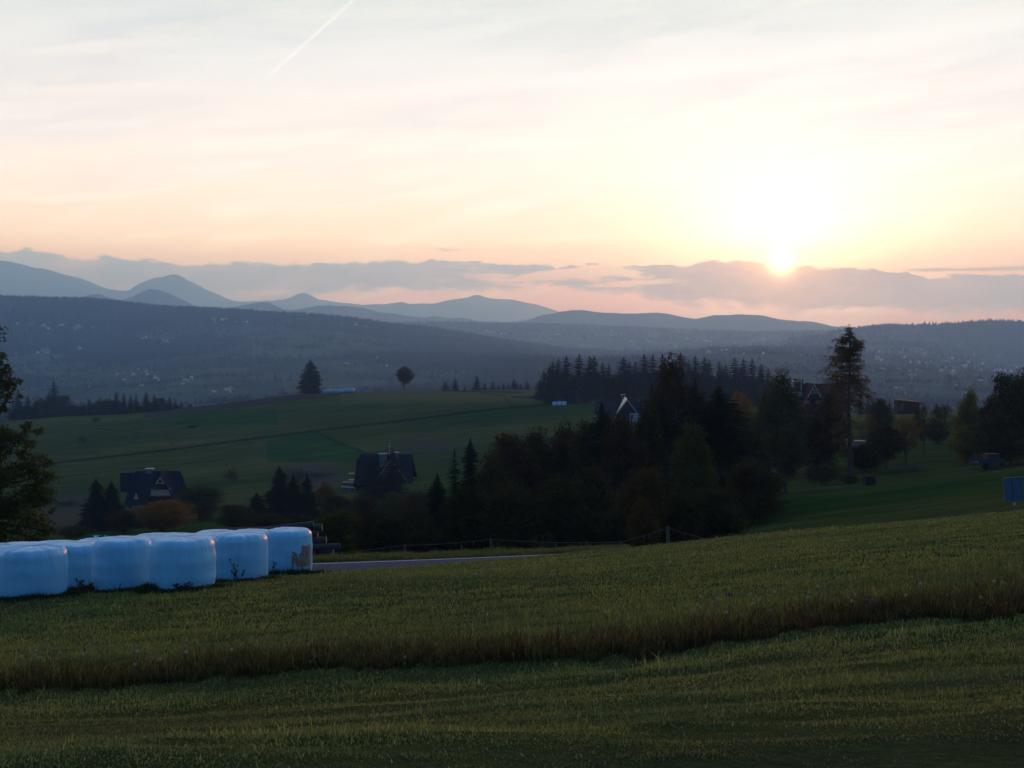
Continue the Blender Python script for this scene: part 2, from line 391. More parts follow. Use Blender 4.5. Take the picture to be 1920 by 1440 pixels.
FAR = [
    (1300., [(0, 785), (300, 775), (600, 762), (960, 752), (1250, 752), (1440, 757), (1650, 772), (1920, 772)]),
    (1800., [(0, 762), (300, 750), (600, 735), (960, 722), (1250, 718), (1440, 715), (1650, 730), (1920, 735)]),
    (2500., [(0, 712), (300, 700), (600, 690), (960, 680), (1250, 678), (1440, 672), (1650, 690), (1920, 712)]),
    (3300., [(0, 655), (300, 650), (600, 640), (760, 652), (960, 668), (1100, 676), (1250, 670), (1440, 660), (1650, 668), (1800, 682), (1920, 700)]),
    (4200., [(-1600, 552), (0, 562), (150, 564), (300, 577), (420, 585), (640, 601), (740, 614), (850, 630), (1000, 652), (1200, 668), (1400, 656), (1560, 650), (1680, 652), (1760, 660), (1920, 692)]),
    (5000., [(0, 600), (640, 625), (850, 642), (1000, 650), (1200, 650), (1400, 644), (1520, 633), (1600, 622), (1660, 617), (1700, 618), (1750, 612), (1800, 613), (1860, 609), (1920, 611), (2500, 606)]),
    (6500., [(0, 640), (600, 628), (800, 611), (960, 613), (1100, 617), (1280, 625), (1440, 630), (1550, 628), (1650, 626), (1720, 624), (1800, 624), (1920, 625), (3400, 616)]),
    (7300., [(0, 645), (960, 645), (1920, 650)]),
    (8800., [(-1600, 560), (0, 560), (120, 562), (180, 551), (222, 564), (250, 558), (285, 546), (335, 560), (400, 578), (460, 574), (502, 568), (540, 580), (610, 570), (680, 578), (760, 590), (900, 605), (955, 606), (1030, 592), (1090, 586), (1200, 590), (1300, 599), (1345, 591), (1400, 594), (1500, 604), (1600, 611), (1700, 616), (1920, 630), (3400, 640)]),
    (11500., [(0, 620), (960, 625), (1920, 650)]),
    (15000., [(-1600, 500), (-400, 505), (0, 490), (60, 501), (130, 517), (200, 541), (238, 544), (262, 531), (292, 523), (325, 516), (360, 530), (400, 550), (450, 565), (500, 563), (540, 558), (570, 547), (600, 562), (640, 568), (700, 571), (735, 569), (752, 565), (772, 571), (800, 571), (850, 565), (875, 561), (895, 554), (915, 560), (960, 562), (1000, 572), (1045, 585), (1110, 600), (1300, 620), (1920, 640), (3400, 650)]),
    (15600., [(0, 600), (960, 640), (1920, 660)]),
]
PX = np.linspace(-1600, 3500, 700)
rowsY = []; rowsP = []
for yv, lst in NEAR:
    r = pchip(PXC, lst, PX)
    k = min(1.0, 90.0 / yv) * 0.7
    sl_l = (lst[1] - lst[0]) / 300 * k; sl_r = (lst[-1] - lst[-2]) / 270 * k
    r = np.where(PX < 0, lst[0] + sl_l * 900 * (1 - np.exp(PX / 900)) * -1, r)
    r = np.where(PX > 1920, lst[-1] + sl_r * 900 * (1 - np.exp(-(PX - 1920) / 900)), r)
    rowsY.append(yv); rowsP.append(r)
for yv, lst in FAR:
    p_, q_ = zip(*lst); rowsY.append(yv); rowsP.append(pchip(p_, q_, PX))
rowsY = np.array(rowsY); rowsP = np.array(rowsP)
LY = np.unique(np.concatenate([np.linspace(math.log(2.0), math.log(15600.0), 1100), np.log(rowsY)]))
ZK = -(rowsP - HOR) / F * rowsY[:, None]                      # heights at key rows
# interpolate the photo row (smooth in log distance)
PR = pchip(np.log(rowsY), rowsP, LY)
ZT = -(PR - HOR) / F * np.exp(LY)[:, None]
# the close meadow is better interpolated as heights
zz = pchip(np.log(rowsY), ZK, LY)
wn = np.clip((LY - math.log(9)) / (math.log(20) - math.log(9)), 0, 1)[:, None]
ZT = zz * (1 - wn) + ZT * wn

def hgt_raw(x, y):
    x = np.asarray(x, float); y = np.asarray(y, float)
    yc = np.clip(y, 2.0, 15600.0)
    xs = np.where(y < 5.0, x, x)
    yq = np.maximum(yc, 5.0)
    px = np.clip(960 + F * xs / yq, PX[0], PX[-1])
    ly = np.log(yq)
    fi = (px - PX[0]) / (PX[1] - PX[0]); i = np.clip(fi.astype(int), 0, len(PX) - 2); fx = fi - i
    j = np.clip(np.searchsorted(LY, ly, side='right') - 1, 0, len(LY) - 2)
    fy = (ly - LY[j]) / (LY[j + 1] - LY[j])
    z = (ZT[j, i] * (1 - fx) + ZT[j, i + 1] * fx) * (1 - fy) + (ZT[j + 1, i] * (1 - fx) + ZT[j + 1, i + 1] * fx) * fy
    z = z + np.where(y < 5.0, (5.0 - y) * 0.02, 0)
    return z
def bumps(x, y):
    """small and large unevenness of the ground"""
    near = ((fbm(x * 1.3, y * 2.2, 5, 3) - 0.5) * 0.07 + (fbm(x * 0.22 + y * 0.12, y * 1.25 - x * 0.05, 17, 3) - 0.5) * 0.20 * np.clip((11.5 - y) / 1.5, 0, 1)) * np.clip((60 - y) / 15, 0, 1) * np.where((y > 44.5), 0.0, 1.0)
    mid = (fbm(x / 30, y / 30, 9, 3) - 0.5) * 1.6 * np.clip((y - 110) / 120, 0, 1) * np.clip((1400 - y) / 500, 0, 1)
    far = (fbm(x / 260, y / 260, 13, 4) - 0.5) * 26 * np.clip((y - 1100) / 700, 0, 1) * np.clip((6400 - y) / 300, 0.0, 1)
    mt = (fbm(x / 350, y / 350, 23, 5) - 0.5) * 85 * np.clip((y - 7300) / 1500, 0, 1)
    return near + mid + far + mt
def hgt(x, y): return hgt_raw(x, y) + bumps(np.asarray(x, float), np.asarray(y, float))
def gz(x, y): return float(hgt(np.array([x]), np.array([y]))[0])
def gp(px, y, dz=0.0):
    x = (px - 960) / F * y
    return Vector((x, y, gz(x, y) + dz))
def at(px, py, y): return Vector(((px - 960) / F * y, y, -(py - HOR) / F * y))

def seg_dist(px, py, pts):
    """distance in photo pixels of projected ground points to a polyline (used to lay out fields on the hillside)"""
    d = np.full(px.shape, 1e9)
    for (a, b), (c, e) in zip(pts[:-1], pts[1:]):
        vx, vy = c - a, e - b; t = np.clip(((px - a) * vx + (py - b) * vy) / (vx * vx + vy * vy), 0, 1)
        d = np.minimum(d, np.hypot((px - a - t * vx), (py - b - t * vy) * 1.0))
    return d

def ground_colour(x, y, z):
    n = len(x); c = np.zeros((n, 3))
    ys = np.maximum(y, 1.0)
    px = 960 + F * x / ys; py = HOR - F * z / ys
    meadow = np.array([0.045, 0.054, 0.018]); dry = np.array([0.075, 0.062, 0.030])
    f1 = fbm(x * 0.5, y * 1.2, 31, 4)[:, None]
    near = meadow * (1 - f1 * 0.5) + dry * f1 * 0.5
    # hillside fields
    fa = fbm(x / 60, y / 38, 41, 4)[:, None]; fb = (0.5 * fbm(x / 9, y / 5, 43, 3) + 0.5 * fbm(x / 14 + y / 30, y / 1.9, 44, 3))[:, None]; fb = np.clip((fb - 0.5) * 1.8 + 0.5, 0, 1)
    g0 = np.array([0.022, 0.050, 0.010]); g1 = np.array([0.082, 0.082, 0.024])
    fa = np.clip((fa - 0.5) * 1.7 + 0.45, 0, 1); hill = g0 * (1 - fa) + g1 * fa; hill = hill * (0.72 + 0.56 * fb) * 0.92
    stk = vn(x / 5 + y / 9, y / 1.6, 47)[:, None]; hill = hill * (1 + (stk - 0.5) * 0.5 * np.clip((260 - y) / 60, 0, 1)[:, None])
    bright = (((px > 500) & (px < 700) & (py > 822 - (px - 500) * 0.15) & (py > 811 + (px - 600) * 0.42) & (py < 866)) | ((px > 300) & (px < 520) & (py > 768) & (py < 795)))[:, None]
    hill = np.where(bright, np.array([0.024, 0.060, 0.013]) * (0.75 + 0.5 * fb), hill)
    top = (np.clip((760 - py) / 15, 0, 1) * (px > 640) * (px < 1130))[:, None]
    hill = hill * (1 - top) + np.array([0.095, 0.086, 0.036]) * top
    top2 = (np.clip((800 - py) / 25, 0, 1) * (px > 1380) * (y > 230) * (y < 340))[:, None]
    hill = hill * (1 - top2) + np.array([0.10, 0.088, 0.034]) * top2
    # ploughed strip along the crest
    up = np.interp(px, [230, 300, 420, 520, 600, 670], [783, 770, 752, 742, 739, 733]); lo = np.interp(px, [230, 300, 420, 520, 600, 670], [785, 783, 766, 757, 744, 736])
    pl = ((py < lo) & (py > up - 6) & (px > 270) & (px < 665) & (y > 350) & (y < 640))[:, None]
    hill = np.where(pl, np.array([0.050, 0.041, 0.034]) * (0.8 + 0.4 * fb), hill)
    hl = [seg_dist(px, py, [(60, 873), (210, 856), (330, 842), (480, 822), (590, 808), (760, 788), (860, 775), (960, 764), (1030, 759)]),
          seg_dist(px, py, [(590, 808), (640, 832), (690, 850), (800, 840)]) + 0.8, seg_dist(px, py, [(180, 803), (265, 812)]) + 1.0, seg_dist(px, py, [(1040, 762), (1075, 800), (1100, 830)]) + 1.2, seg_dist(px, py, [(330, 842), (300, 800), (390, 790)]) + 1.4, seg_dist(px, py, [(960, 764), (945, 742), (900, 736)]) + 1.3, seg_dist(px, py, [(60, 900), (240, 880), (420, 862)]) + 1.5,
          seg_dist(px, py, [(960, 744), (1010, 746), (1060, 742), (1150, 752)]) + 0.6, seg_dist(px, py, [(640, 731), (800, 731), (980, 736)]) + 0.8]
    for k, d in enumerate(hl):
        w = (np.clip(1.15 - d / 2.6, 0, 0.8) * (y > 280) * (y < 640))[:, None]
        hill = hill * (1 - w) + np.array([0.008, 0.009, 0.006]) * w
    # scrubby dead ground in the hollow and by the left house
    sc = (np.clip(1 - np.hypot((px - 590) / 75, (py - 892) / 30), 0, 1) + np.clip(1 - np.hypot((px - 800) / 70, (py - 838) / 14), 0, 1) + np.clip(1 - np.hypot((px - 130) / 60, (py - 960) / 45), 0, 1) * 1.3)
    sc = np.clip(sc * 2.2, 0, 1)[:, None] * (0.5 + 0.5 * fb)
    hill = hill * (1 - sc) + np.array([0.062, 0.050, 0.048]) * sc
    # far country
    ff = fbm(x / 420, y / 300, 51, 4)[:, None]; fg = fbm(x / 110, y / 90, 57, 3)[:, None]; fh = vn(np.floor(x / 60 + y / 300 + 0.7 * vn(x / 200, y / 200, 2)), np.floor(y / 170 + x / 500), 3)[:, None]
    fg = np.clip((fg - 0.5) * 1.6 + 0.5, 0, 1); farm = np.array([0.014, 0.024, 0.014]) * (1 - fg) + np.array([0.048, 0.054, 0.028]) * fg
    farm = farm * (0.65 + 0.7 * fh)
    fm = forest_mask(x, y, px, py)[:, None]
    farc = farm * (1 - fm) + np.array([0.012, 0.016, 0.012]) * fm
    wh = np.clip((y - 60) / 30, 0, 1)[:, None]; wf_ = np.clip((y - 700) / 200, 0, 1)[:, None]
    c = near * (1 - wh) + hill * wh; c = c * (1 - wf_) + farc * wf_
    mt = np.clip((y - 7500) / 800, 0, 1)[:, None]
    return c * (1 - mt) + np.array([0.03, 0.035, 0.035]) * mt

def forest_mask(x, y, px, py):
    ff = fbm(x / 420 + 7, y / 300, 51, 4)
    ridge = np.clip((y - 3300) / 500, 0, 1) * np.clip(1 - (y - 4500) / 600, 0, 1) * np.clip((1050 - px) / 150, 0.0, 1)
    m_ = ff - 0.56 + ridge * 0.45
    m_ += 0.20 * np.exp(-((px - 960) / 260) ** 2) * np.clip((y - 1500) / 400, 0, 1) * (y < 4300)
    m_ += 0.16 * np.clip((y - 6100) / 300, 0, 1) * np.clip((y < 7000) * 1.0, 0, 1)
    m_ += 0.22 * (y < 1500) * (px > 1500) * 0
    m_ += 0.30 * np.clip((px - 1560) / 60, 0, 1) * np.clip((y - 4450) / 250, 0, 1) * (y < 5400)
    m_ -= 0.25 * (px < 1560) * np.exp(-((px - 1400) / 330) ** 2) * (y > 4500) * (y < 6200)
    m_ -= 0.2 * (y < 1700) * (px < 700)
    return np.clip(m_ * 14, 0, 1) * (y > 900)

# one sheet of ground reaching the horizon
def build_ground():
    lg = lambda p, q, n: np.exp(np.linspace(math.log(p), math.log(q), n))
    ys = np.unique(np.concatenate([np.linspace(-14, 2, 12), np.linspace(2, 46, 240), np.linspace(46, 75, 70), lg(75, 240, 110), np.linspace(240, 660, 270), lg(660, 5200, 300), lg(5200, 15600, 110), rowsY[rowsY > 5]]))
    u = np.concatenate([np.linspace(-1.0, -0.46, 45)[:-1], np.linspace(-0.46, 0.46, 700), np.linspace(0.46, 1.0, 45)[1:]])
    U, YY = np.meshgrid(u * 0.98, ys)
    XX = U * (np.maximum(YY, 0) + 14.0)
    x = XX.ravel(); y = YY.ravel()
    z = hgt(x, y)
    nr, nc = len(ys), len(u)
    idx = np.arange(nr * nc).reshape(nr, nc)
    q = np.stack([idx[:-1, :-1], idx[:-1, 1:], idx[1:, 1:], idx[1:, :-1]], -1).reshape(-1, 4)
    m_, b, o = mat('ground_cover')
    a = b.new('ShaderNodeAttribute'); a.attribute_name = 'col'
    pos = b.new('ShaderNodeNewGeometry').outputs['Position']
    fine = b.noise(pos, 9.0, 4, 0.65); med = b.noise(pos, 0.8, 4, 0.6)
    v = b.m('MULTIPLY_ADD', fine, 0.7, b.m('MULTIPLY_ADD', med, 0.7, 0.3))
    colr = cm = b.mix(1.0, a.outputs['Color'], b.xyz(v, v, v), 'MULTIPLY')
    p = b.new('ShaderNodeBsdfDiffuse'); b.put(p.inputs[0], colr)
    bp = b.new('ShaderNodeBump'); bp.inputs['Strength'].default_value = 0.6; bp.inputs['Distance'].default_value = 0.25
    b.put(bp.inputs['Height'], b.m('ADD', fine, med)); b.put(p.inputs['Normal'], bp.outputs[0])
    m_.node_tree.links.new(p.outputs[0], o.inputs[0])
    g_ = npmesh('ground', np.stack([x, y, z], 1), q.ravel(), np.full(len(q), 4), m_, col=ground_colour(x, y, z), smooth=True)
    tag(g_, kind='structure')
build_ground()
#@@OBJECTS_BEGIN
# ---------------------------------------------------------------- grass (one mass of blades)
def blade_mesh(name, x, y, hh, ww, colr, mat_, lean=0.35, seed=1):
    r = np.random.default_rng(seed); n = len(x)
    z = hgt(x, y) - 0.01
    a = r.uniform(0, 2 * np.pi, n); ux = np.cos(a); uy = np.sin(a)
    b = r.uniform(0, 2 * np.pi, n); l = r.uniform(0.05, 1.0, n) * lean * hh
    lx = np.cos(b) * l; ly = np.sin(b) * l
    V = np.zeros((n, 5, 3))
    w = ww / 2
    V[:, 0] = np.stack([x - ux * w, y - uy * w, z], 1); V[:, 1] = np.stack([x + ux * w, y + uy * w, z], 1)
    mx = x + lx * 0.35; my = y + ly * 0.35; mz = z + hh * 0.6
    V[:, 2] = np.stack([mx + ux * w * .8, my + uy * w * .8, mz], 1); V[:, 3] = np.stack([mx - ux * w * .8, my - uy * w * .8, mz], 1)
    V[:, 4] = np.stack([x + lx, y + ly, z + hh * (1 - 0.25 * (l / np.maximum(hh, 1e-6)))], 1)
    base = (np.arange(n) * 5)[:, None]
    f = np.concatenate([base + np.array([[0, 1, 2, 3]]), base + np.array([[3, 2, 4]])], 1).ravel()
    sz = np.tile([4, 3], n)
    c = np.repeat(colr[:, None, :], 5, 1)
    return npmesh(name, V.reshape(-1, 3), f, sz, mat_, col=c.reshape(-1, 3))

def edge_line(x): return 12.0 + (vn(x * 0.9, x * 0 + 3, 8) - 0.5) * 0.35 + (vn(x * 3.1, x * 0 + 3, 9) - 0.5) * 0.25 + (vn(x * 9.0, x * 0 + 3, 10) - 0.5) * 0.3
def make_grass():
    r = np.random.default_rng(7); N = 600000
    y = np.exp(r.uniform(math.log(4.2), math.log(43.5), N)); px = r.uniform(-160, 2080, N); x = (px - 960) / F * y
    ed = edge_line(x)
    mown = y < ed
    clump = fbm(x * 2.2, y * 3.5, 3, 3); stripe = fbm(x * 0.22 + y * 0.12, y * 1.25 - x * 0.05, 17, 3); micro = fbm(x * 7, y * 9, 23, 2)
    patch = fbm(x * 0.35, y * 0.5, 19, 3)
    h = np.where(mown, 0.022 + 0.056 * clump ** 1.5 * (0.4 + 1.3 * np.clip((stripe - 0.38) * 3.0, 0, 1)), 0)
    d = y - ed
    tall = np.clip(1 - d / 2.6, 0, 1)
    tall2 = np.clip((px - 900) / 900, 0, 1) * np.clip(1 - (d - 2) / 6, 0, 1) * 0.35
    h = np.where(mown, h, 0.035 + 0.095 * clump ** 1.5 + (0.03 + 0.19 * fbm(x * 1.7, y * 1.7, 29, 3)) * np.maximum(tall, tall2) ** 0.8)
    h = h * np.where(mown, np.clip(y / 10.0, 0.5, 1.0), 1.0)
    h = h * r.uniform(0.4, 1.0, N) * (1 + 0.9 * (r.random(N) < 0.06))
    w = 0.0035 + 0.00055 * y
    w = w * np.where(mown, 1.0, 1.0)
    gr = np.array([0.100, 0.122, 0.032]); gr2 = np.array([0.175, 0.178, 0.045]); dry = np.array([0.17, 0.145, 0.075]); br = np.array([0.080, 0.056, 0.028]); dk = np.array([0.036, 0.056, 0.028])
    t = r.random(N)[:, None]; pt = patch[:, None]; ck = clump[:, None]
    c = gr * (1 - t) + gr2 * t
    c = c * (1 - 0.6 * np.clip((0.55 - pt) * 3, 0, 1)) + dk * 0.6 * np.clip((0.55 - pt) * 3, 0, 1)
    wd_ = np.clip((fbm(x * 1.1, y * 1.6, 83, 3)[:, None] - 0.52) * 7, 0, 1) * 0.75; c = c * (1 - wd_) + np.array([0.060, 0.100, 0.034]) * wd_
    isdry = (r.random(N) < np.where(mown, 0.20 + 0.3 * (stripe < 0.45), 0.12 + 0.06 * tall))[:, None]
    c = np.where(isdry, dry * (0.6 + 0.6 * t), c)
    isbr = (r.random(N) < np.where(mown, 0.05, 0.75 * tall + 0.55 * tall2))[:, None]
    c = np.where(isbr, br * (0.6 + 0.8 * t), c)
    c = c * np.where(mown, 0.72 + 0.9 * np.clip((stripe - 0.3) * 2, 0, 1) * 0.6, 1.0)[:, None]
    tz_ = np.clip(np.maximum(tall, tall2) * 1.3, 0, 1)[:, None]; c = c * (1 - 0.2 * tz_)  # shade of the backlit tall edge put into the blade colour
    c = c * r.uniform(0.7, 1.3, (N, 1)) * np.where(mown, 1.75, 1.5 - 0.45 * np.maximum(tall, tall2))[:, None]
    keep = (r.random(N) < np.where(mown, 0.40 + 0.60 * np.clip((micro - 0.34) * 6, 0, 1), 0.72 + 0.28 * np.clip((micro - 0.36) * 6, 0, 1)))
    # roadside verge beyond the road and the grass along its near edge
    M = 26000
    y2 = r.uniform(52.4, 57.5, M); px2 = r.uniform(560, 1180, M); x2 = (px2 - 960) / F * y2
    cl2 = fbm(x2 * 1.5, y2 * 1.5, 5, 3)
    h2 = (0.10 + 0.32 * cl2 ** 1.5) * r.uniform(0.5, 1.3, M)
    t2 = r.random(M)[:, None]; c2 = gr * (1 - t2) + gr2 * t2; c2 = np.where(r.random(M)[:, None] < 0.25, dry * 0.9, c2)
    # rank growth round the feet of the bales
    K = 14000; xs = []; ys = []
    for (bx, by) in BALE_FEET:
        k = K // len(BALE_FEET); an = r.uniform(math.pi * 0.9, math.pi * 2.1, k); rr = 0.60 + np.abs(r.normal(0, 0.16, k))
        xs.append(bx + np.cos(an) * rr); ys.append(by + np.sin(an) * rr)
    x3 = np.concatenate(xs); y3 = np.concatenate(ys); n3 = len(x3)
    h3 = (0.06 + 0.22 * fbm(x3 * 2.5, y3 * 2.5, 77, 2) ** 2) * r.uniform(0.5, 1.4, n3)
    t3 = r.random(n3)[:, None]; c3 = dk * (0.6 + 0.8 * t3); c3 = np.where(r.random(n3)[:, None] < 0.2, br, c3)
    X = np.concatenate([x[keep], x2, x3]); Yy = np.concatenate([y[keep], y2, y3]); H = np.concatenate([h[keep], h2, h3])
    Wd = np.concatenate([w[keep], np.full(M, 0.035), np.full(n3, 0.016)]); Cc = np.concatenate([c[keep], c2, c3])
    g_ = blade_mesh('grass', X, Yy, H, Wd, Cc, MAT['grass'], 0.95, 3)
    tag(g_, kind='stuff')

# ---------------------------------------------------------------- trees
def leaves(P, size, r, flat=0.0, aspect=0.6, up=None):
    """one diamond-shaped leaf card at every point of P; random facing"""
    n = len(P)
    a = r.normal(size=(n, 3)); a[:, 2] *= (1 - flat); a /= np.linalg.norm(a, axis=1)[:, None] + 1e-9
    b = r.normal(size=(n, 3)); b -= (a * b).sum(1)[:, None] * a; b /= np.linalg.norm(b, axis=1)[:, None] + 1e-9
    s = (size * r.uniform(0.55, 1.25, n))[:, None] / 2
    V = np.stack([P - a * s, P + b * s * aspect, P + a * s, P - b * s * aspect], 1)
    return V.reshape(-1, 3), (np.arange(n * 4)), np.full(n, 4)

def broad_meshes(seed, H=10.0, Wd=8.0, cb=0.18, ncl=70, nleaf=5500, leaf=0.34, trunk=0.22, clusters=None, droop=0.0, sparse=1.0, top=1.0, spread=0.36):
    r = np.random.default_rng(seed); rr = random.Random(seed)
    if clusters is None:
        C = []; 
        while len(C) < ncl:
            p = r.uniform(-1, 1, 3); q = np.linalg.norm(p)
            if q > 1 or q < 0.35: continue
            wz = 1.0 - 0.35 * max(0, p[2]) * top - 0.15 * max(0, -p[2])
            C.append((p[0] * Wd / 2 * wz * 0.86, p[1] * Wd / 2 * wz * 0.86, H * (cb + 1) / 2 + p[2] * H * (1 - cb) / 2 * 0.9, Wd * r.uniform(0.07, 0.15) * sparse))
        C = np.array(C)
    else: C = np.array(clusters)
    mb = MB()
    tz = C[:, 2].max() * 0.8
    pts = [Vector((0, 0, -0.4))]; x = y = 0
    for k in range(1, 7):
        x += rr.uniform(-1, 1) * 0.02 * H; y += rr.uniform(-1, 1) * 0.02 * H
        pts.append(Vector((x, y, tz * k / 6)))
    mb.tube(pts, [trunk * (1.15 - 0.16 * k) + 0.01 for k in range(7)], 7)
    for k in range(0, len(C), max(1, len(C) // 26)):
        c = Vector(C[k, :3]); f = min(0.92, max(0.25, (c.z / tz) * rr.uniform(0.45, 0.75)))
        i = min(5, int(f * 6)); s = pts[i].lerp(pts[i + 1], f * 6 - i)
        m1 = s.lerp(c, 0.5) + Vector((0, 0, 0.05 * H * rr.uniform(-0.2, 1)))
        mb.tube([s, m1, c], [trunk * 0.42, trunk * 0.25, trunk * 0.07], 5)
        for j in range(2):
            e = c + Vector((rr.gauss(0, 1), rr.gauss(0, 1), rr.gauss(0, 0.8))) * C[k, 3] * 0.9
            mb.tube([m1.lerp(c, 0.6), e], [trunk * 0.12, trunk * 0.04], 4, cap=False)
    trunk_me = mb.build('trunk', MAT['bark'], False)
    per = np.maximum(4, (C[:, 3] ** 2 / (C[:, 3] ** 2).sum() * nleaf).astype(int))
    ctr = np.repeat(C[:, :3], per, 0); rad_ = np.repeat(C[:, 3], per)[:, None]
    g_ = r.normal(size=(len(ctr), 3)); g_ /= np.linalg.norm(g_, axis=1)[:, None]; g_ *= (r.random((len(ctr), 1)) ** 0.45) * 1.45
    P = ctr + g_ * rad_ * np.array([1.1, 1.1, 0.85])
    P[:, 2] -= droop * rad_[:, 0] * r.random(len(P))
    V, f, s = leaves(P, leaf, r)
    cm = npmesh('crown', V, f, s, MAT['green_leaf'], False)
    return trunk_me, cm

def conifer_meshes(seed, H=15.0, R=3.0, zb=0.03, whorls=30, per=7, sprays=7, droop=0.28, prof=None, w=0.16, lift=0.0, trunk=0.2, gaps=0.0, fine=1):
    r = np.random.default_rng(seed)
    mb = MB(); mb.tube([(0, 0, -0.5), (0.02 * R, 0, H * .5), (0, 0, H * 0.985)], [trunk, trunk * 0.6, 0.02], 6)
    T = []
    for k in range(whorls):
        t = (k + r.uniform(-0.3, 0.3)) / whorls; t = min(max(t, 0), 1)
        z = H * (zb + (0.985 - zb) * t)
        Lm = R * ((1 - t) ** (0.56 if R < 3.2 else 0.68) * (0.86 + 0.14 * math.sin(t * 17 + seed)) + 0.02) if prof is None else R * float(np.interp(t, prof[0], prof[1]))
        asym = r.uniform(0, 2 * np.pi)
        for j in range(per):
            if r.random() < gaps: continue
            a = 2 * np.pi * (j + r.uniform(-0.35, 0.35)) / per + k * 1.3
            L_ = Lm * r.uniform(0.68, 1.12) * (1 + 0.14 * math.cos(a - asym))
            d = np.array([math.cos(a), math.sin(a), 0.0]); sd_ = np.array([-d[1], d[0], 0.0])
            zz_ = z + r.uniform(-0.4, 0.4) * H / whorls
            for q in range(sprays):
                f0 = (q + 0.15) / sprays; f1 = min(1.0, f0 + 1.9 / sprays)
                dz0 = -droop * L_ * f0 ** 1.2 + lift * L_ * f0 ** 3; dz1 = -droop * L_ * f1 ** 1.2 + lift * L_ * f1 ** 3
                p0_ = d * L_ * f0 + [0, 0, zz_ + dz0]; p1_ = d * L_ * f1 + [0, 0, zz_ + dz1 - 0.02 * L_]
                wd = L_ * w * (1.25 - f0) + 0.05
                for sgn in (-1, 1):
                    for u_ in range(fine):
                        e = p0_ * 0.35 + p1_ * 0.65 + sd_ * sgn * wd * r.uniform(0.7, 1.5) + np.array([0, 0, -wd * r.uniform(0.2, 1.0)]) + d * r.uniform(-.5, .5) * wd
                        m_ = p0_ * 0.5 + p1_ * 0.5 + r.normal(size=3) * 0.03 * L_
                        T.append((p0_, m_ if u_ else p1_, e))
            if trunk > 0 and prof is not None and j % 1 == 0:
                mb.tube([Vector((0, 0, zz_)), Vector(d * L_ * 0.5 + [0, 0, zz_ - droop * L_ * 0.44 + lift * L_ * .12]), Vector(d * L_ * .95 + [0, 0, zz_ - droop * L_ * 0.93 + lift * L_ * .85])], [0.045, 0.03, 0.012], 4, cap=False)
    # leader
    for q in range(14):
        z = H * (0.93 + 0.065 * q / 14); a = q * 2.4; l = 0.05 * R * (1 - q / 18) + 0.05
        T.append((np.array([0, 0, z + 0.02 * H]), np.array([math.cos(a) * l, math.sin(a) * l, z]), np.array([math.cos(a + 1.5) * l, math.sin(a + 1.5) * l, z])))
    V = np.array(T).reshape(-1, 3)
    cm = npmesh('crown', V, np.arange(len(V)), np.full(len(T), 3), MAT['spruce'], False)
    return mb.build('trunk', MAT['bark'], False), cm

def larch_meshes():
    r = np.random.default_rng(99); H = 20.0
    mb = MB(); mb.tube([(0, 0, -0.5), (0.1, 0, 5), (-0.05, 0, 10), (0.12, 0, 15), (0.0, 0, H)], [0.34, 0.28, 0.22, 0.12, 0.02], 8)
    # radius of the crown by height, from the outline of the tree; left and right differ
    zs = [0, 3.0, 4.6, 6.5, 8.2, 9.5, 11.0, 12.2, 13.5, 14.7, 16.0, 17.5, 19.0, 20.0]
    Lf = [0, 0.4, 1.5, 2.0, 2.2, 2.2, 2.4, 3.2, 3.8, 3.6, 2.6, 2.0, 0.8, 0.05]
    Rt = [0, 0.3, 1.0, 1.1, 1.5, 2.4, 3.1, 3.1, 2.6, 2.5, 2.1, 1.7, 0.7, 0.05]
    P = []
    for k in range(300):
        z = 3.2 + (H - 3.5) * r.random()
        if z < 9 and r.random() < 0.5: continue
        a = r.uniform(0, 2 * np.pi); sdx = math.cos(a)
        Rr = float(np.interp(z, zs, Lf)) if sdx < 0 else float(np.interp(z, zs, Rt))
        L_ = max(0.12, Rr * r.uniform(0.45, 1.3))
        d = np.array([math.cos(a), math.sin(a), 0])
        up_ = min(1, max(0, (z - 11) / 5)); rise = r.uniform(-0.1, 0.3) + 0.3 * up_ * (z < 17.5); sag = r.uniform(0.25, 0.55) - 0.2 * up_
        def pt(f): return d * L_ * f + np.array([0, 0, z + rise * L_ * f - sag * L_ * f ** 2.2 + 0.18 * L_ * max(0, f - .8)])
        mb.tube([Vector(pt(f)) for f in (0, 0.35, 0.7, 1.0)], [0.05, 0.035, 0.022, 0.008], 4, cap=False)
        m_ = int(4 + L_ * 22 * (1.7 if z > 11 else 0.7))
        f = r.uniform(0.12, 1.0, m_) ** 0.8
        base_ = np.stack([pt(v) for v in f])
        hang = r.exponential(0.22, m_) * (0.5 + f); side = r.normal(0, 0.22, m_) * (1.1 - f * .5)
        sdv = np.array([-d[1], d[0], 0])
        P.append(base_ + sdv[None] * side[:, None] - np.array([0, 0, 1])[None] * hang[:, None] + r.normal(0, 0.06, (m_, 3)))
        if L_ > 1.2:
            for q in range(5):
                v = r.uniform(0.3, 0.95); b0 = pt(v); e = b0 + sdv * r.choice([-1, 1]) * r.uniform(0.2, 0.6) + np.array([0, 0, -r.uniform(0.2, 0.7)]) + d * 0.2
                mb.tube([Vector(b0), Vector(e)], [0.014, 0.005], 3, cap=False)
                mm = 12; tt = r.random(mm)[:, None]; P.append(b0 * (1 - tt) + e * tt + r.normal(0, 0.05, (mm, 3)))
    P = np.concatenate(P)
    V, f, s = leaves(P, 0.17, r, aspect=0.5)
    return mb.build('trunk', MAT['bark'], False), npmesh('crown', V, f, s, MAT['larch'], False)

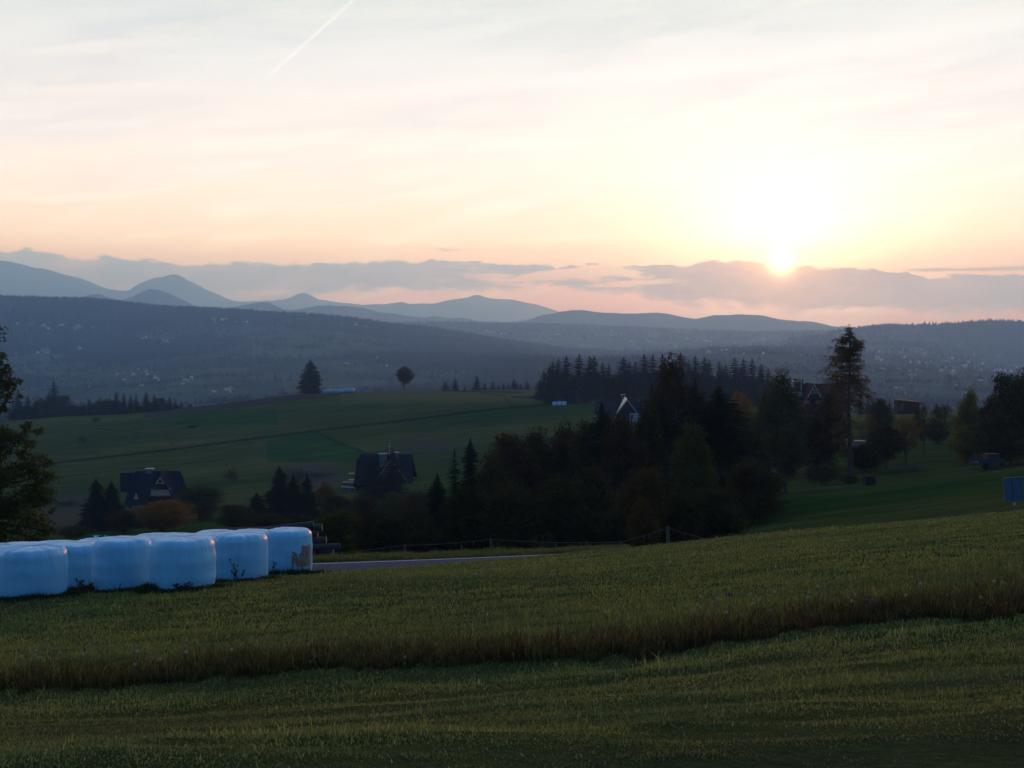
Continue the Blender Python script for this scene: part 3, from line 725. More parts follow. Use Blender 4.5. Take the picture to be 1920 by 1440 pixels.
PROTO = {}
def proto(k):
    if k in PROTO: return PROTO[k]
    fam, i = k[:-1], int(k[-1])
    if fam == 'spruce': d = (15.0, 6.0, conifer_meshes(10 + i, 15, 3.0, 0.03, 30, 8, 6, w=0.2))                 # far
    elif fam == 'fir': d = (15.0, 7.0, conifer_meshes(30 + i, 15, 3.5, 0.02, 62, 8, 8, droop=0.42, lift=0.12, w=0.2, fine=2, gaps=0.10))   # close
    elif fam == 'slim': d = (15.0, 4.0, conifer_meshes(50 + i, 15, 2.0, 0.04, 34, 7, 6, droop=0.4, fine=1))
    elif fam == 'oval': d = (15.0, 8.4, conifer_meshes(60 + i, 15, 4.2, 0.0, 44, 11, 6, droop=0.12, prof=([0, .1, .35, .6, .85, 1], [.55, .95, 1, .78, .42, .06]), trunk=0.25))
    elif fam == 'broad': d = (10.0, 8.0, broad_meshes(70 + i, leaf=0.34, nleaf=13000, cb=0.03, ncl=95))
    elif fam == 'tallb': d = (12.0, 6.5, broad_meshes(80 + i, 12, 6.5, 0.03, 95, 13000, 0.32, top=1.3))
    elif fam == 'bush': d = (4.0, 5.0, broad_meshes(90 + i, 4.0, 5.0, 0.0, 40, 3600, 0.24, trunk=0.08))
    elif fam == 'scrub': d = (2.0, 4.5, broad_meshes(100 + i, 2.0, 4.5, 0.0, 22, 900, 0.22, trunk=0.05))
    elif fam == 'open': d = (7.0, 5.0, broad_meshes(110 + i, 7.0, 5.0, 0.25, 30, 1900, 0.24, trunk=0.13, sparse=0.9))
    elif fam == 'round': d = (10.0, 7.0, broad_meshes(120 + i, 10, 7.0, 0.22, 60, 6500, 0.36, trunk=0.25, top=0.7))
    co = np.empty(len(d[2][1].vertices) * 3, dtype=np.float32); d[2][1].vertices.foreach_get('co', co); co = co.reshape(-1, 3)
    lowc = co[co[:, 2] < co[:, 2].max() * 0.6] if fam in ('spruce', 'fir', 'slim') else co
    d = (float(co[:, 2].max()), float(np.percentile(np.hypot(lowc[:, 0], lowc[:, 1]), 93 if fam in ('spruce', 'fir', 'slim') else 92) * 2), d[2])
    PROTO[k] = d
    return d

_rt = random.Random(5)
def tree(name, kind, px, Y, top, wpx, mt, label, cat='tree', group=None, base=None, parts=True, rz=None):
    """a tree whose foot stands on the ground at column px and distance Y, as tall and as wide as it looks in the photo"""
    H0, W0, (tm, cm) = proto(kind)
    p = gp(px, Y)
    h = p.z - 0 ; topz = -(top - HOR) / F * Y
    sz = max(0.05, (topz - p.z)) / H0; sw = (wpx / F * Y) / W0
    e = empty(name, p, _rt.uniform(0, 6.28) if rz is None else rz)
    e.scale = (sw, sw, sz)
    for nm, me in (('trunk', tm), ('crown', cm)):
        o = bpy.data.objects.new(nm, me); COL.objects.link(o); o.parent = e
        if nm == 'crown':
            o.material_slots[0].link = 'OBJECT'; o.material_slots[0].material = MAT[mt]
    tag(e, label, cat, group)
    return e

ORD = ['first', 'second', 'third', 'fourth', 'fifth', 'sixth', 'seventh', 'eighth', 'ninth', 'tenth', 'eleventh', 'twelfth', 'thirteenth', 'fourteenth',
       'fifteenth', 'sixteenth', 'seventeenth', 'eighteenth', 'nineteenth', 'twentieth', 'twenty-first', 'twenty-second', 'twenty-third', 'twenty-fourth',
       'twenty-fifth', 'twenty-sixth', 'twenty-seventh', 'twenty-eighth']

def make_trees():
    # --- lone trees on the crest of the middle hill
    tree('spruce_tree', 'oval1', 582, 598, 673, 38, 'spruce', 'lone dark egg-shaped evergreen standing on the grassy hill crest', rz=0.4)
    tree('broadleaf_tree', 'round1', 759, 596, 685, 32, 'brown_leaf', 'small round-headed rusty tree on a short stem on the hill crest', rz=1.0)
    # --- small spruces behind the crest
    lst = [(835, 715, 14), (854, 709, 14), (871, 723, 6), (894, 703, 14), (909, 718, 11), (924, 715, 11), (935, 721, 7), (944, 718, 9), (953, 719, 8), (964, 709, 15), (976, 720, 10), (988, 714, 12)]
    for i, (px, tp, w) in enumerate(lst):
        tree('spruce_tree', 'spruce%d' % (1 + i % 3), px, 640 + 6 * (i % 3), tp, w * 1.25 + 3, 'spruce', '%s small spruce from the left in the loose row behind the hill crest' % ORD[i], group='small spruces behind the hill crest')
    # --- hilltop forest
    sk = [(1012, 712, 14), (1020, 696, 18), (1036, 679, 26), (1047, 673, 18), (1062, 668, 24), (1086, 664, 26), (1106, 668, 24), (1114, 668, 20), (1130, 681, 20), (1142, 684, 18), (1169, 670, 28), (1181, 679, 20), (1192, 678, 20),
          (1208, 665, 26), (1224, 664, 22), (1243, 667, 22), (1276, 662, 34), (1292, 676, 18), (1304, 668, 24), (1321, 670, 24), (1330, 675, 20), (1349, 679, 20), (1361, 684, 18), (1377, 671, 24), (1394, 673, 26), (1410, 672, 20), (1427, 683, 22), (1441, 692, 18)]
    for i, (px, tp, w) in enumerate(sk):
        tree('spruce_tree', 'spruce%d' % (1 + (i * 7) % 3), px, 478 + (i * 37) % 30, tp - 2, w * 1.9, 'spruce', '%s treetop from the left on the skyline of the hilltop spruce forest' % ORD[i], group='spruces of the hilltop forest')
    r = random.Random(3)
    for i in range(52):
        px = 1018 + (i + r.random()) * 8.3
        tree('spruce_tree', 'spruce%d' % (1 + i % 3), px, r.uniform(450, 520), 684 + r.uniform(0, 20) + (18 if px < 1030 else 0), r.uniform(24, 36), 'spruce', 'dark spruce in the mass of the hilltop forest below its skyline tops', group='inner spruces of the hilltop forest')
    # --- woods behind the left end of the hill
    lf = [(34, 728, 22, 's'), (52, 741, 22, 's'), (65, 748, 14, 's'), (78, 745, 22, 'b'), (92, 735, 24, 's'), (101, 712, 26, 's'), (118, 740, 28, 'b'), (136, 758, 22, 'b'), (154, 760, 16, 'r'), (168, 746, 16, 's'), (185, 750, 18, 'b'),
          (200, 747, 26, 'b'), (218, 732, 16, 's'), (232, 735, 14, 's'), (245, 738, 14, 's'), (255, 736, 12, 's'), (274, 733, 18, 's'), (289, 738, 16, 's'), (301, 745, 20, 'b'), (318, 743, 14, 's'), (328, 750, 12, 's'), (340, 753, 12, 's'), (357, 756, 11, 's'), (375, 760, 10, 's')]
    for i, (px, tp, w, k) in enumerate(lf):
        kd = {'s': 'spruce%d' % (1 + i % 3), 'b': 'broad%d' % (1 + i % 2), 'r': 'broad1'}[k]; mt = {'s': 'spruce', 'b': 'dark_leaf', 'r': 'brown_leaf'}[k]
        nm = 'spruce_tree' if k == 's' else 'broadleaf_tree'
        tree(nm, kd, px, 628 + (i * 13) % 22, tp, w * 1.25, mt, '%s tree from the left in the dark wood behind the left end of the hill' % ORD[i], group='trees behind the left end of the hill')
    for i in range(22):
        px = 20 + i * 15 + r.uniform(-5, 5)
        tree('broadleaf_tree', 'broad%d' % (1 + i % 2), px, 655, 764 + r.uniform(-6, 8) - (px > 180) * 6, 22, 'dark_leaf', 'dark low tree filling the wood behind the left end of the hill', group='low trees in the left wood')
    # --- lower left, round the left house
    T = [
     ('spruce_tree', 'fir1', 180, 215, 896, 66, 'spruce', 'dark spruce just left of the left-hand house'),
     ('spruce_tree', 'fir2', 209, 225, 900, 57, 'spruce', 'dark spruce close against the left wall side of the left-hand house'),
     ('broadleaf_tree', 'broad2', 377, 230, 906, 84, 'green_leaf', 'broad dark green tree to the right of the left-hand house'),
     ('broadleaf_tree', 'broad1', 305, 200, 938, 108, 'orange_leaf', 'wide orange tree in front of the left-hand house'),
     ('broadleaf_tree', 'broad2', 232, 195, 955, 62, 'rust_leaf', 'low rusty tree before the left corner of the left-hand house'),
     ('broadleaf_tree', 'bush1', 140, 190, 985, 70, 'dark_leaf', 'dark shrub by the grey scrub left of the spruces'),
     ('spruce_tree', 'fir1', 524, 210, 872, 69, 'spruce', 'tallest of the three spruces left of the small orange tree'),
     ('spruce_tree', 'fir2', 550, 205, 888, 57, 'spruce', 'middle of the three spruces left of the small orange tree'),
     ('spruce_tree', 'fir1', 576, 200, 890, 51, 'spruce', 'right one of the three spruces left of the small orange tree'),
     ('spruce_tree', 'fir2', 481, 215, 922, 51, 'spruce', 'short spruce left of the group of three spruces'),
     ('broadleaf_tree', 'broad1', 440, 190, 945, 70, 'dark_leaf', 'dark low tree right of the broad green tree'),
     ('broadleaf_tree', 'broad2', 500, 170, 962, 84, 'dark_leaf', 'dark rounded tree behind the row of bales, below the short spruce'),
     ('broadleaf_tree', 'tallb1', 609, 240, 903, 42, 'orange_leaf', 'small bright orange tree left of the house with the tall front gable'),
     ('broadleaf_tree', 'broad1', 632, 190, 928, 60, 'brown_leaf', 'brown tree in front of the left balcony of the gabled house'),
     ('broadleaf_tree', 'broad2', 685, 175, 926, 70, 'brown_leaf', 'brown and green tree before the gabled house'),
     ('broadleaf_tree', 'broad1', 742, 170, 922, 66, 'green_leaf', 'greenish tree below the front gable of the gabled house'),
     ('broadleaf_tree', 'broad2', 785, 165, 918, 56, 'rust_leaf', 'rusty tree at the right corner of the gabled house'),
     ('spruce_tree', 'slim1', 700, 260, 850, 62, 'spruce', 'slim spruce rising before the left half of the gabled house'),
     ('spruce_tree', 'slim2', 737, 255, 846, 76, 'spruce', 'slim spruce rising before the front gable of the gabled house'),
     ('broadleaf_tree', 'broad1', 640, 95, 952, 100, 'green_leaf', 'green spreading tree behind the log pile'),
     ('broadleaf_tree', 'broad2', 575, 110, 962, 80, 'dark_leaf', 'dark tree left of the log pile behind the last bale'),
     ('broadleaf_tree', 'broad2', 710, 92, 958, 96, 'dark_leaf', 'dark bushy tree right of the log pile'),
     ('broadleaf_tree', 'broad1', 775, 98, 945, 92, 'dark_leaf', 'dark brown bushy tree behind the left fence post'),
     ('shrub', 'bush1', 655, 60, 1018, 34, 'green_leaf', 'small green shrub at the right end of the log pile'),
     # the dark belt in the middle
     ('spruce_tree', 'fir2', 820, 118, 886, 78, 'spruce', 'lowest left spruce of the dark belt'),
     ('spruce_tree', 'slim1', 852, 120, 840, 54, 'spruce', 'slender pointed spruce of the dark belt, beside the blunt one'),
     ('spruce_tree', 'fir1', 882, 116, 818, 75, 'spruce', 'tall blunt-topped spruce at the left of the dark belt'),
     ('broadleaf_tree', 'tallb1', 925, 108, 846, 90, 'dark_leaf', 'dark leafy tree right of the blunt-topped spruce'),
     ('broadleaf_tree', 'broad1', 962, 118, 808, 96, 'brown_leaf', 'brownish round-topped tree in the left part of the dark belt'),
     ('broadleaf_tree', 'tallb2', 1010, 122, 796, 90, 'dark_leaf', 'dark tree at the centre of the belt, left of the brown tops'),
     ('broadleaf_tree', 'broad2', 1058, 126, 786, 92, 'brown_leaf', 'brown-topped tree below the three distant bales'),
     ('broadleaf_tree', 'tallb1', 1100, 120, 782, 80, 'dark_leaf', 'dark tree left of the pointed spruce by the blue-walled house'),
     ('spruce_tree', 'fir1', 1128, 116, 750, 111, 'spruce', 'pointed spruce overlapping the left end of the blue-walled house'),
     ('broadleaf_tree', 'broad1', 1168, 112, 774, 84, 'brown_leaf', 'rusty green tree under the gable of the blue-walled house'),
     ('broadleaf_tree', 'tallb1', 1212, 122, 752, 80, 'dark_leaf', 'dark tree below the blue wall'),
     ('broadleaf_tree', 'tallb2', 1143, 124, 768, 66, 'dark_leaf', 'dark leafy tree under the left half of the roof of the blue-walled house'),
     ('spruce_tree', 'slim1', 1222, 140, 716, 73, 'spruce', 'dark spruce covering the right end of the blue-walled house'),
     ('broadleaf_tree', 'tallb2', 1264, 150, 660, 104, 'olive_leaf', 'tall feathery brownish tree rising above the belt left of centre right'),
     ('spruce_tree', 'fir2', 1240, 128, 736, 156, 'spruce', 'broad dark spruce below the feathery brownish tree'),
     ('spruce_tree', 'fir1', 1347, 112, 722, 250, 'spruce', 'biggest dark spruce, the broad one right of centre'),
     ('spruce_tree', 'fir2', 1303, 135, 706, 110, 'spruce', 'dark spruce between the feathery brownish tree and the biggest spruce'),
     ('broadleaf_tree', 'tallb1', 1300, 96, 786, 84, 'green_leaf', 'tall olive green tree before the biggest spruce'),
     ('broadleaf_tree', 'broad1', 1208, 84, 872, 100, 'amber_leaf', 'reddish brown round tree behind the high fence post'),
     ('broadleaf_tree', 'tallb2', 1206, 74, 930, 56, 'amber_leaf', 'smaller reddish tree in front of the reddish brown round tree'),
     ('broadleaf_tree', 'broad2', 1160, 80, 950, 70, 'dark_leaf', 'low olive tree at the left foot of the reddish trees'),
     ('broadleaf_tree', 'broad1', 1270, 78, 925, 80, 'dark_leaf', 'dark low tree right of the high fence post'),
     ('broadleaf_tree', 'broad2', 1335, 82, 905, 112, 'dark_leaf', 'dark low spreading tree at the foot of the biggest spruce'),
     ('broadleaf_tree', 'broad1', 1410, 98, 862, 104, 'dark_leaf', 'dark spreading tree at the right end of the dark belt'),
     ('broadleaf_tree', 'tallb2', 1050, 92, 888, 110, 'dark_leaf', 'dark tree in the front of the belt at its middle'),
     ('broadleaf_tree', 'broad2', 960, 90, 900, 110, 'dark_leaf', 'dark tree in the front of the belt behind the middle fence post'),
     ('broadleaf_tree', 'tallb1', 1110, 96, 868, 96, 'dark_leaf', 'dark upright tree left of the reddish trees'),
     ('broadleaf_tree', 'tallb1', 875, 92, 905, 96, 'dark_leaf', 'dark tree in the front of the belt below the blunt-topped spruce'),
     ('broadleaf_tree', 'tallb2', 1392, 128, 768, 92, 'dark_leaf', 'dark tree behind the right flank of the biggest spruce'),
     ('broadleaf_tree', 'round1', 1312, 210, 728, 50, 'brown_leaf', 'pale brown tree behind the left shoulder of the biggest spruce'),
     ('broadleaf_tree', 'round1', 1385, 235, 732, 50, 'orange_leaf', 'orange-leaved tree right of the top of the biggest spruce'),
     ('broadleaf_tree', 'broad1', 1412, 190, 768, 80, 'yellow_leaf', 'yellow-green tree below the orange-leaved tree'),
     # round the right house
     ('broadleaf_tree', 'tallb2', 1470, 165, 690, 76, 'green_leaf', 'tall green tree left of the red-gabled house'),
     ('broadleaf_tree', 'tallb1', 1443, 172, 722, 56, 'dark_leaf', 'dark tree left of the tall green tree'),
     ('broadleaf_tree', 'round1', 1474, 142, 796, 76, 'dark_leaf', 'dark tree with a bare leaning stem below the tall green tree'),
     ('broadleaf_tree', 'broad2', 1526, 172, 764, 96, 'brown_leaf', 'brown tree in front of the red-gabled house'),
     ('broadleaf_tree', 'tallb1', 1556, 176, 724, 60, 'dark_leaf', 'dark narrow tree between the red-gabled house and the big larch'),
     ('shrub', 'bush1', 1540, 150, 868, 60, 'dark_leaf', 'dark bush at the left of the foot of the big larch'),
     ('shrub', 'bush1', 1593, 147, 892, 36, 'brown_leaf', 'brown bush round the very foot of the big larch'),
     ('broadleaf_tree', 'open1', 1628, 190, 772, 44, 'amber_leaf', 'thin tree right behind the stem of the big larch'),
     ('broadleaf_tree', 'tallb1', 1651, 215, 744, 42, 'green_leaf', 'upright dark tree left of the wooden shed'),
     ('broadleaf_tree', 'round1', 1663, 158, 790, 62, 'brown_leaf', 'brown orchard tree on a dark stem in front of the shed'),
     ('broadleaf_tree', 'open2', 1698, 165, 776, 58, 'larch', 'straggling yellow-brown orchard tree below the shed'),
     ('broadleaf_tree', 'open1', 1732, 178, 752, 44, 'dark_leaf', 'bare-stemmed orchard tree whose top shows beside the shed'),
     ('broadleaf_tree', 'broad1', 1622, 165, 830, 70, 'olive_leaf', 'low dark tree right of the big larch'),
     ('broadleaf_tree', 'open2', 1772, 215, 758, 50, 'dark_leaf', 'ragged small tree on the crest between the shed and the yellow-green tree'),
     ('shrub', 'bush1', 1757, 205, 788, 54, 'dark_leaf', 'dark bush below the ragged small tree'),
     ('broadleaf_tree', 'tallb2', 1816, 165, 724, 48, 'yellow_leaf', 'yellow-green tree standing out near the right edge'),
     ('broadleaf_tree', 'bush1', 1812, 158, 796, 62, 'yellow_leaf', 'low yellow-green skirt of bush below the yellow-green tree'),
     ('broadleaf_tree', 'tallb1', 1862, 158, 738, 60, 'dark_leaf', 'dark tree just right of the yellow-green tree'),
     ('broadleaf_tree', 'broad1', 1895, 150, 696, 92, 'dark_leaf', 'big dark tree at the right edge'),
     ('broadleaf_tree', 'tallb2', 1925, 152, 688, 70, 'rust_leaf', 'reddish-topped tree cut by the right edge'),
     ('broadleaf_tree', 'broad2', 1878, 146, 770, 96, 'dark_leaf', 'dark low tree under the big one at the right edge'),
     ('spruce_tree', 'slim1', 1613, 330, 728, 16, 'spruce', 'left one of the small spruces on the skyline right of the big larch'),
     ('spruce_tree', 'slim2', 1628, 330, 750, 19, 'spruce', 'small spruce tip right of the big larch, level with the shed'),
     ('spruce_tree', 'slim1', 1637, 335, 746, 16, 'spruce', 'small spruce tip left of the upright dark tree'),
     ('spruce_tree', 'slim2', 1668, 320, 752, 19, 'spruce', 'small spruce tip just left of the shed'),
     ('spruce_tree', 'spruce1', 1757, 300, 755, 16, 'spruce', 'tiny spruce on the crest right of the shed'),
    ]
    for t in T: tree(*t, group='trees of the valley side' if t[0] != 'shrub' else None, cat='shrub' if t[0] == 'shrub' else 'tree')
    # little bushes on the hillside
    Bq = [(30, 590, 786, 24, 'dark low bush beyond the field, at the left edge'), (178, 560, 780, 20, 'dark flat bush near the wood at the left end of the hill'), (360, 505, 794, 18, 'small dark bush right of the ploughed strip end'),
          (155, 480, 816, 20, 'reddish lone bush on the left part of the hill'), (434, 345, 874, 30, 'dark bush in the hollow left of the gabled house'), (928, 560, 735, 14, 'small bush near the crest below the row of small spruces'),
          (508, 590, 742, 14, 'small bush on the ploughed crest left of the lone evergreen'), (800, 395, 828, 44, 'grey leafless thicket above the gabled house'), (835, 385, 836, 30, 'pale leafless bush right of the grey thicket'),
          (560, 330, 878, 60, 'grey thicket left of the gabled house'), (610, 335, 884, 50, 'grey thicket close to the gabled house'), (130, 300, 938, 60, 'grey leafless thicket left of the left-hand house'), (1150, 470, 742, 40, 'pale bush at the edge of the hilltop forest')]
    for i, (px, Y, tp, w, lb) in enumerate(Bq):
        tree('shrub', 'scrub%d' % (1 + i % 2), px, Y, tp, w, 'scrub' if 'leafless' in lb or 'thicket' in lb or 'pale' in lb else 'dark_leaf', lb, cat='shrub', group='bushes on the hillside')
    # --- the big larch
    tm, cm = larch_meshes()
    p = gp(1592, 150); top = -(605 - HOR) / F * 150
    e = empty('larch_tree', p, 0.0); e.scale = ((top - p.z) / 20 * 0.96,) * 2 + ((top - p.z) / 20,)
    for nm, me in (('trunk', tm), ('crown', cm)):
        o = bpy.data.objects.new(nm, me); COL.objects.link(o); o.parent = e
    tag(e, 'tall open larch with a bare lower stem rising against the far ridge', 'tree')
    # --- leafy tree at the left edge, outline taken branch by branch
    Y0 = 58.0; g0 = gp(-60, Y0)
    cl = []
    rr = random.Random(8)
    for (px, py, rp) in [(2, 668, 12), (10, 690, 14), (-8, 700, 20), (22, 718, 12), (6, 725, 18), (34, 715, 7), (-20, 740, 26), (12, 745, 14), (4, 765, 12), (40, 742, 6), (-60, 700, 40), (-70, 640, 36), (-40, 620, 30), (-90, 760, 50),
                         (56, 797, 8), (46, 806, 12), (32, 815, 14), (70, 810, 10), (20, 830, 18), (60, 828, 12), (6, 815, 16), (-20, 820, 30), (45, 848, 14), (-5, 860, 26), (30, 870, 20), (70, 862, 12), (88, 872, 10), (60, 880, 20), (92, 890, 8),
                         (20, 900, 30), (70, 905, 22), (94, 920, 10), (45, 935, 28), (85, 945, 18), (98, 958, 8), (10, 950, 34), (70, 975, 24), (30, 985, 30), (92, 990, 12), (-30, 900, 44), (-40, 980, 50), (0, 1010, 34), (60, 1010, 26), (-90, 850, 60), (-110, 950, 60), (88, 1020, 14)]:
        for q in range(3):
            v = at(px + rr.gauss(0, rp * .35), py + rr.gauss(0, rp * .35), Y0 + rr.uniform(-1, 1) * rp * 0.035)
            cl.append((v.x - g0.x, v.y - g0.y, v.z - g0.z, rp / F * Y0 * 0.62))
    tm, cm = broad_meshes(44, 10, 8, clusters=cl, nleaf=26000, leaf=0.155, trunk=0.26)
    e = empty('broadleaf_tree', g0)
    for nm, me in (('trunk', tm), ('crown', cm)):
        o = bpy.data.objects.new(nm, me); COL.objects.link(o); o.parent = e
    tag(e, 'leafy green tree cut by the left edge behind the bales', 'tree')

# ---------------------------------------------------------------- wrapped bales
def film_mat():
    m_, b, o = mat('bale_film')
    tcn = b.new('ShaderNodeTexCoord').outputs['Object']
    sp = b.new('ShaderNodeSeparateXYZ'); b.put(sp.inputs[0], tcn)
    ang = b.m('ARCTAN2', sp.outputs[0], sp.outputs[1])
    v = b.xyz(b.m('MULTIPLY', ang, 13.0), b.m('MULTIPLY', sp.outputs[2], 0.6))
    n1_ = b.noise(v, 1.0, 5, 0.65); n2_ = b.noise(tcn, 2.2, 4, 0.6); rnd = b.new('ShaderNodeObjectInfo').outputs['Random']
    p = b.new('ShaderNodeBsdfPrincipled')
    c = b.ramp(n1_, [(0.3, (0.20, 0.49, 0.74)), (0.55, (0.24, 0.55, 0.80)), (0.8, (0.29, 0.60, 0.84))])
    c = b.mix(b.m('MULTIPLY', b.step(n2_, 0.46, 0.70), 0.4), c, (0.22, 0.40, 0.55, 1))
    dirt = b.m('MULTIPLY', b.step(sp.outputs[2], 0.28, 0.0), b.step(b.noise(tcn, 7, 4), 0.42, 0.65))
    c = b.mix(b.m('MULTIPLY', dirt, 0.55), c, (0.10, 0.11, 0.07, 1))
    b.put(p.inputs['Base Color'], c); p.inputs['Roughness'].default_value = 0.38; p.inputs['Specular IOR Level'].default_value = 0.24
    bp = b.new('ShaderNodeBump'); bp.inputs['Strength'].default_value = 0.7; bp.inputs['Distance'].default_value = 0.02
    b.put(bp.inputs['Height'], b.m('ADD', n1_, b.m('MULTIPLY', b.noise(tcn, 3.5, 5, 0.65, 1.5), 0.8))); b.put(p.inputs['Normal'], bp.outputs[0])
    m_.node_tree.links.new(p.outputs[0], o.inputs[0]); return m_

def bale_surface(th, z, R, H, seed):
    """radius of the wrapped bale at angle th and height z"""
    t = z / H
    bulge = 1.0 - (0.10 if seed == 23 else 0.06) * (2 * t - 1) ** 2 * np.where(t > 0.5, 1.0, 0.7)
    pleat = (vn(th * 7, t * 1.5 + 5, seed) - 0.5) * 0.010 + (vn(th * 26, t * 1.0 + 9, seed + 3) - 0.5) * 0.004 * (0.4 + np.abs(2 * t - 1) ** 2 * 2)
    big = (vn(th * 1.6, t * 2.5, seed + 7) - 0.5) * 0.035
    rid = 0
    q = np.random.default_rng(seed + 100)
    for _ in range(7):
        a0 = 10 + q.uniform(-1.5, 1.5); sl_ = q.uniform(-0.35, 0.35); z0_ = q.uniform(0.2, 0.75); wd = q.uniform(0.012, 0.03)
        rid = rid + 0.016 * np.exp(-((th - a0 - sl_ * (t - 0.5)) / wd) ** 2) * np.clip((t - z0_) * 4, 0, 1)
    sag = 0.010 * np.sin(t * 21 + 3 * vn(th * 2, t * 3, seed + 5)) * vn(th * 1.5, t * 2 + 2, seed + 6) ** 2
    return R * (bulge + pleat + big + rid + sag)

def bale_mesh(seed, R=0.63, H=1.06, skew=0.0):
    nth = 160; prof = []
    # (kind, parameter): side rings then the rounded shoulder then the top
    V = []; rings = []
    th = np.linspace(-np.pi, np.pi, nth, endpoint=False)
    thp = np.abs(th)  # keep noise continuous round the back seam
    def ring(z, f):
        tt = np.where(th > 2.6, -2.6 + 0 * th, th)
        r0 = bale_surface(th + 10, np.full(nth, min(z, H * .95)), R, H, seed)
        w = np.clip((np.abs(th) - 2.5) / 0.64, 0, 1)      # blend out the seam at the far side
        r0 = r0 * (1 - w) + R * 0.955 * w
        return r0 * f, z
    seq = [(-0.05, 0.86), (0.0, 0.90), (0.03, 0.945), (0.08, 0.975), (0.15, 1.0)] + [(z, 1.0) for z in np.linspace(0.20, H - 0.17, 20)]
    cr = 0.15
    for a in np.linspace(0.1, 1.0, 7): seq.append((H - cr + cr * math.sin(a * math.pi / 2), 1 - (cr / R) * (1 - math.cos(a * math.pi / 2))))
    seq += [(H + 0.012, 0.62), (H + 0.022, 0.45), (H + 0.02, 0.28), (H + 0.012, 0.12), (H + 0.02, 0.04)]
    for k, (z, f) in enumerate(seq):
        r_, zz_ = ring(z, f)
        zf = np.full(nth, z)
        if z > H - cr * 0.9:   # gathered folds running over the shoulder
            amp = 0.012 * min(1, (z - (H - cr * .9)) / 0.08) * (0.5 + f)
            fold = (vn((th + 10) * 5, np.full(nth, 2.0), seed + 11) - 0.5)
            w = np.clip((np.abs(th) - 2.5) / 0.64, 0, 1); zf = zf + fold * amp * (1 - w) * 1.6
        zf = zf + skew * r_ * np.cos(th) * (z / H)
        rings.append(len(V)); V += [(float(r_[i] * math.cos(th[i])), float(r_[i] * math.sin(th[i])), float(zf[i])) for i in range(nth)]
    f = []
    for k in range(len(seq) - 1):
        a, b = rings[k], rings[k + 1]
        for i in range(nth):
            j = (i + 1) % nth; f.append((a + i, a + j, b + j, b + i))
    f.append(tuple(rings[0] + i for i in range(nth))[::-1]); f.append(tuple(rings[-1] + i for i in range(nth)))
    # turn so that the seam (angle pi) is at the back: +Y
    me = bpy.data.meshes.new('film'); me.from_pydata([(y_, -x_, z_) for x_, y_, z_ in V], [], f)
    me.polygons.foreach_set('use_smooth', [True] * len(me.polygons)); me.update()
    return me

FRONT = [(60, 24.4, 0.645, 1.03, 'front bale cut by the left edge of the picture'), (150, 27.2, 0.62, 1.05, 'pale blue bale set back between the two leftmost front bales'),
         (231, 25.8, 0.60, 1.10, 'third wrapped bale from the left, straight-sided, left of the squat one'), (342, 24.7, 0.645, 1.04, 'squat barrel-shaped wrapped bale nearest the camera, fourth from the left'),
         (450, 28.3, 0.615, 1.10, 'wrapped bale between the squat bale and the torn bale'), (541, 33.0, 0.615, 1.24, 'torn wrapped bale at the right end with straw showing')]
BACK = [(25, 28.3, 0.62, 1.07, 'back-row bale top behind the leftmost front bale'), (105, 30.3, 0.62, 1.10, 'back-row bale top over the gap after the leftmost bale'), (190, 30.6, 0.62, 1.12, 'back-row bale top with a loose scrap of film, behind the third bale'), (290, 29.8, 0.6, 1.15, 'back-row bale top between the third and the squat bale'),
        (322, 33.0, 0.62, 1.21, 'back-row bale top peeping over the left shoulder of the squat bale'), (385, 29.0, 0.6, 1.05, 'low bale top right behind the squat bale'), (405, 34.2, 0.64, 1.26, 'farther bale top over the right shoulder of the squat bale'), (470, 36.2, 0.64, 1.32, 'farthest bale top left of the torn bale')]
BALE_FEET = [((px - 960) / F * Y, Y) for px, Y, *_ in FRONT]
